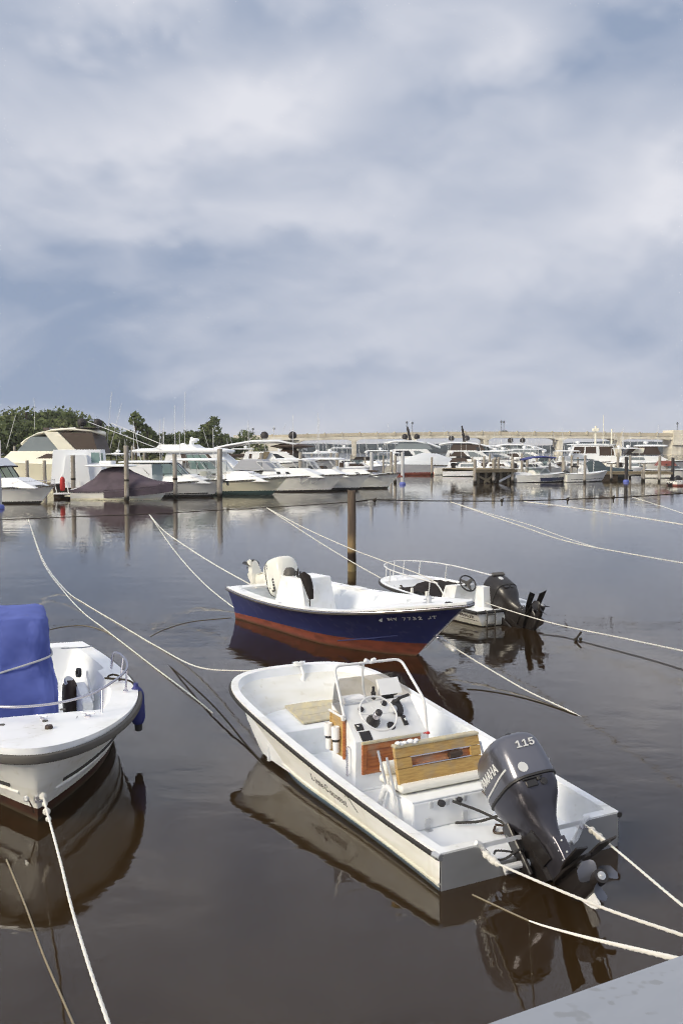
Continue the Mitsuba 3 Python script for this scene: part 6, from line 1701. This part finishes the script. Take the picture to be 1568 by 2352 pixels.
for q, (px, py, where) in enumerate(fill_):
    r = np.random.default_rng(100 + q)
    L_, hd = r.uniform(6, 8), r.uniform(-25, 15)
    b = FarBoat(names[q % 3], look_[q % 4] + ' ' + where, berth(px + 30, py, hd, L_ * .87), L_, 2.5, .9, 1.2, boot=.06, hull='far_white' if q % 3 else 'hull_white', rub=None, group='small boats crowded behind the first row')
    hs = b.house('cabin', 1.6, 5.0, .95, .95, 2.0, 4.0, .75, 1.65)
    b.win(hs, 's', .1, .8, .3, .75, ['dark_window', 'grey_window', 'brown_window'][q % 3])
    if q % 4 in (0, 3):
        zt2 = 2.6 + .8 * r.uniform()
        b.top(.6, 3.8, 1.1, zt2, .09)
        b.radar(2.6, .2, zt2 + .05, .24)
        b.ant(1.0, -.8, zt2, 2.2, -.7), b.ant(3.2, .8, zt2, 1.5)
        b.T.part('rocket_launcher', cat(*[rod([.6, -.8 + .32 * k, zt2], [.4, -.8 + .32 * k, zt2 + .5], .03, 5) for k in range(6)]), 'dark_window', kind='stuff')
    elif q % 4 == 2:
        b.T.part('folded_canopy', hexa([[.8, -.9, 1.7], [3.0, -.9, 1.8], [.8, .9, 1.7], [3.0, .9, 1.8]], [[1.2, -.7, 2.2], [2.6, -.7, 2.2], [1.2, .7, 2.2], [2.6, .7, 2.2]]), ['black_canvas', 'brown_dark', 'teal_canvas'][q % 3], 20)
    else:
        b.wind(4.4, .9, 1.3, 1.9, .5, 1.2)
        b.rail(3.6, .4)
    b.T.part('helm_seat', cbox([1.0, -.6, .95], [1.5, .6, 1.6], .06), ['black_canvas', 'brown_dark'][q % 2])
    if q % 2:
        outboard(b.T, '', [-.5, .2, -.1], 12, 1.0, 'engine_black', 'engine_black', 'engine_black', detail=False, prop='engine_black', skeg='engine_black')
    b.ant(2.2, .6, 1.7, r.uniform(2.5, 4.5), r.uniform(-.5, .5))
    if q % 3 == 0:
        b.radar(2.4, 0, 2.6, .26)

# ------------------------------------------------------------------ docks
def dock(name, label, a, b_, width, z, piles=()):
    a, b_ = np.array(a[:2]), np.array(b_[:2])
    d = (b_ - a) / np.linalg.norm(b_ - a)
    L_ = np.linalg.norm(b_ - a)
    T = Thing(name, label, 'dock', frame(a, math.degrees(math.atan2(d[1], d[0]))))
    n = int(L_ / .42)
    for k in range(n):
        T.part('plank', cbox([k * .42 + .01, -.03 * (k % 2), z - .06], [k * .42 + .40, width, z + .004 * (k % 3)], .0), 'dock_wood', False)
    T.part('stringer', cbox([0, .02, z - .32], [L_, .12, z - .065], .01), 'dock_wood', False)
    T.part('stringer', cbox([0, width - .12, z - .32], [L_, width - .02, z - .065], .01), 'dock_wood', False)
    return T


p0, p1 = at(1093, 1111), at(1188, 1109)
T = dock('wooden_dock', 'weathered wooden dock end with diagonal braces, in front of the distant yachts right of centre', p0, p1, 6.0, 1.38)
LD = np.linalg.norm(p1 - p0)
T.part('dark_sheathing', cbox([.1, .55, -.5], [LD, .65, 1.04], .0), 'dock_dark', False)
for k in range(int(LD / .30)):
    T.part('sheathing_board', cbox([.15 + k * .30, .50 - .012 * (k % 2), -.45], [.43 + k * .30, .548, 1.03], .0), 'dock_wood' if k % 3 == 1 else 'dock_dark', False)
for a, b_ in (((.0, .95), (1.9, .12)), ((2.6, .95), (1.2, .1)), ((3.0, .15), (5.0, 1.0))):
    T.part('diagonal_brace', hexa([[a[0], .36, a[1] - .11], [a[0], .46, a[1] - .11], [a[0], .36, a[1] + .11], [a[0], .46, a[1] + .11]], [[b_[0], .36, b_[1] - .11], [b_[0], .46, b_[1] - .11], [b_[0], .36, b_[1] + .11], [b_[0], .46, b_[1] + .11]]), 'pile_sleeve' if a[0] > 2.8 else 'dock_wood', False)
for k, x_ in enumerate((.05, 2.25, 4.55)):
    T.part('dock_post', shift(lathe([(.16, -.8), (.16, 2.25), (.13, 2.34), (0, 2.36)], 10), x_, .30, 0), 'piling_wood', 40)
a, b_ = at(1372, 1101), at(1545, 1101)
T = dock('floating_dock', 'low pale walkway on short posts at the right, in front of the yellowish windowed cruiser', a, b_, 1.6, .85)
T.part('dark_float', cbox([.0, .25, -.3], [2.3, 1.3, .50], .02), 'dock_dark', False)
T = dock('back_dock', 'distant wooden dock behind the crowded boats in the middle', at(660, 1092), at(880, 1088), 1.8, 1.0)
T = dock('side_dock', 'short dock behind the stern of the left cabin boat, under the white canvas cruiser', at(60, 1140), at(165, 1139), 1.6, .95)

# ------------------------------------------------------------------ pilings of the marina
G1, G2 = 'weathered mooring pilings of the marina', 'thin pilings far back among the boats'
front = [(169, 1145, 1046, .15, 'leftmost tall grey piling, at the stern of the covered boat'), (186, 1135, 1055, .14, 'shorter grey piling just right of the leftmost tall piling'), (104, 1128, 1057, .14, 'grey piling in front of the white canvas cruiser, left of the red fender'), (63, 1120, 1058, .14, 'piling behind the foredeck of the left cabin boat'),
         (291, 1150, 1024, .155, 'tall pale piling in front of the middle of the plum grey cover'), (403, 1145, 1043, .15, 'piling at the bow of the plum grey covered boat'), (504, 1142, 1032, .185, 'thick piling with a dark foot at the bow of the hardtop boat'), (601, 1125, 1041, .15, 'pale piling in front of the cream hull'), (690, 1126, 1039, .15, 'piling with a dark rope band in front of the express cruiser'),
         (774, 1116, 1040, .15, 'pale piling between the express cruiser and the walkaround boat'), (226, 1110, 1054, .13, 'short piling behind the stern end of the plum grey cover'), (991, 1092, 1050, .13, 'dark piling in front of the grey covered cruiser'), (907, 1109, 1046, .14, 'piling left of the right hand white sleeved piling'), (1262, 1106, 1046, .13, 'slim piling in front of the navy runabout'),
         (1342, 1109, 1046, .13, 'slim piling in front of the white open boat'), (1478, 1106, 1066, .12, 'short brown piling on the low walkway, right of the black piling'), (1474, 1106, 1078, .10, 'stub of a piling beside the low walkway'), (1513, 1107, 1046, .14, 'tall brown piling at the right part of the low walkway'), (1403, 1104, 1066, .12, 'short pointed piling left of the black piling')]
for q, (px, py, tp, r_, lab) in enumerate(front):
    piling(px, py, tp, r_, 'piling_wood', label=lab, group=G1, lean=.012 * math.sin(q * 2.3), bands=(1.55, 1.75) if q in (8,) else (1.35,) if q in (0, 4, 5, 9) else ())
piling(853, 1117, 1039, .165, 'pile_sleeve', 'sleeved_piling', 'left of the two white sleeved pilings with blue floats', 'white sleeved pilings with blue floats', 'float_blue')
piling(924, 1113, 1038, .165, 'pile_sleeve', 'sleeved_piling', 'right of the two white sleeved pilings with blue floats', 'white sleeved pilings with blue floats', 'float_blue')
piling(1437, 1107, 1050, .17, 'pile_dark', 'sleeved_piling', 'tall black sleeved piling with a blue and white float', None, 'float_blue')
piling(1544, 1100, 1051, .17, 'pile_dark', 'sleeved_piling', 'black sleeved piling near the right edge above the dinghy', None, 'pile_dark')
o, h = piling(-2, 1168, 1085, .17, 'pile_sleeve', 'sleeved_piling', 'grey sleeved piling with a bright blue float, cut by the left edge', None, 'float_blue')
back = [(35, 1100, 1024, 'in front of the cream yacht bow, at the left'), (80, 1098, 1025, 'in front of the cream yacht, left of its brown windows'), (200, 1100, 1024, 'below the aft canopy of the cream yacht'), (305, 1098, 1024, 'right of the tall pale piling'), (332, 1096, 1033, 'left of the hardtop boat'), (385, 1100, 1048, 'behind the top of the hardtop boat'), (437, 1100, 1052, 'left of the pale green windows'),
        (760, 1092, 1040, 'left of the pale piling at the walkaround boat'), (898, 1096, 1038, 'left of the right hand white sleeved piling, farther back'), (1052, 1088, 1056, 'right end of the grey covered cruiser'), (1061, 1088, 1052, 'second right of the grey covered cruiser'), (1068, 1090, 1058, 'left corner of the wooden dock'), (1111, 1098, 1048, 'behind the left post of the wooden dock'), (1136, 1098, 1050, 'behind the middle of the wooden dock'), (1144, 1098, 1050, 'behind the middle of the wooden dock, to the right'), (1176, 1100, 1050, 'right end of the wooden dock'),
        (1198, 1096, 1042, 'left of the blue bimini'), (1210, 1096, 1048, 'above the left end of the blue bimini'), (1292, 1096, 1048, 'right of the blue bimini'), (1312, 1096, 1046, 'left of the trawler'), (1295, 1098, 1060, 'behind the stern of the white open boat'), (1418, 1098, 1040, 'right end of the trawler pilothouse'), (1446, 1098, 1046, 'right of the black sleeved piling, farther back'), (1531, 1098, 1056, 'left of the black piling near the right edge')]
for q, (px, py, tp, where) in enumerate(back):
    piling(px, py, tp, .15, 'piling_wood', 'far_piling', 'thin grey distant piling ' + where, G2, k=9)

slim = [(562, 1044, 'over the stern of the cream hulled boat'), (634, 1046, 'under the right end of the brown canopies'), (660, 1050, 'left of the piling with the rope band'), (716, 1042, 'over the grey canvas cockpit'), (742, 1048, 'left of the pale walkaround boat piling, well behind it'), (806, 1044, 'over the clear windscreen of the walkaround boat'), (838, 1050, 'just left of the left sleeved piling'), (880, 1046, 'midway between the two white sleeved pilings'),
        (1084, 1050, 'just left of the wooden dock corner'), (1124, 1044, 'over the middle of the wooden dock, far behind'), (1232, 1046, 'over the bow of the navy runabout'), (1276, 1044, 'between the navy runabout and the white open boat'), (1326, 1050, 'over the console of the white open boat'), (1384, 1046, 'before the right window of the trawler'), (1458, 1044, 'between the black piling and the low walkway stubs'), (1496, 1050, 'left of the tall brown walkway piling')]
for q, (px, tp, where) in enumerate(slim):
    piling(px, 1087 + 5 * ((q * 7) % 5) / 4, tp, .12, 'piling_wood', 'slim_piling', 'slim pale far piling ' + where, 'slim pilings among the crowded boats', k=7)

# ------------------------------------------------------------------ the damp air over the water
scene['damp_air'] = {'type': 'homogeneous', 'albedo': rgb(0.95, 0.95, 0.95), 'sigma_t': 0.00022}
scene['haze'] = {'type': 'cube', 'to_world': mi.ScalarTransform4f().translate([0, 14960, 14.5]).scale([31000, 16000, 15.5]), 'bsdf': {'type': 'null'}, 'interior': {'type': 'ref', 'id': 'damp_air'}}
labels['haze'] = {'kind': 'stuff', 'label': 'thin bluish haze over the harbour'}
scene['camera']['medium'] = {'type': 'ref', 'id': 'damp_air'}
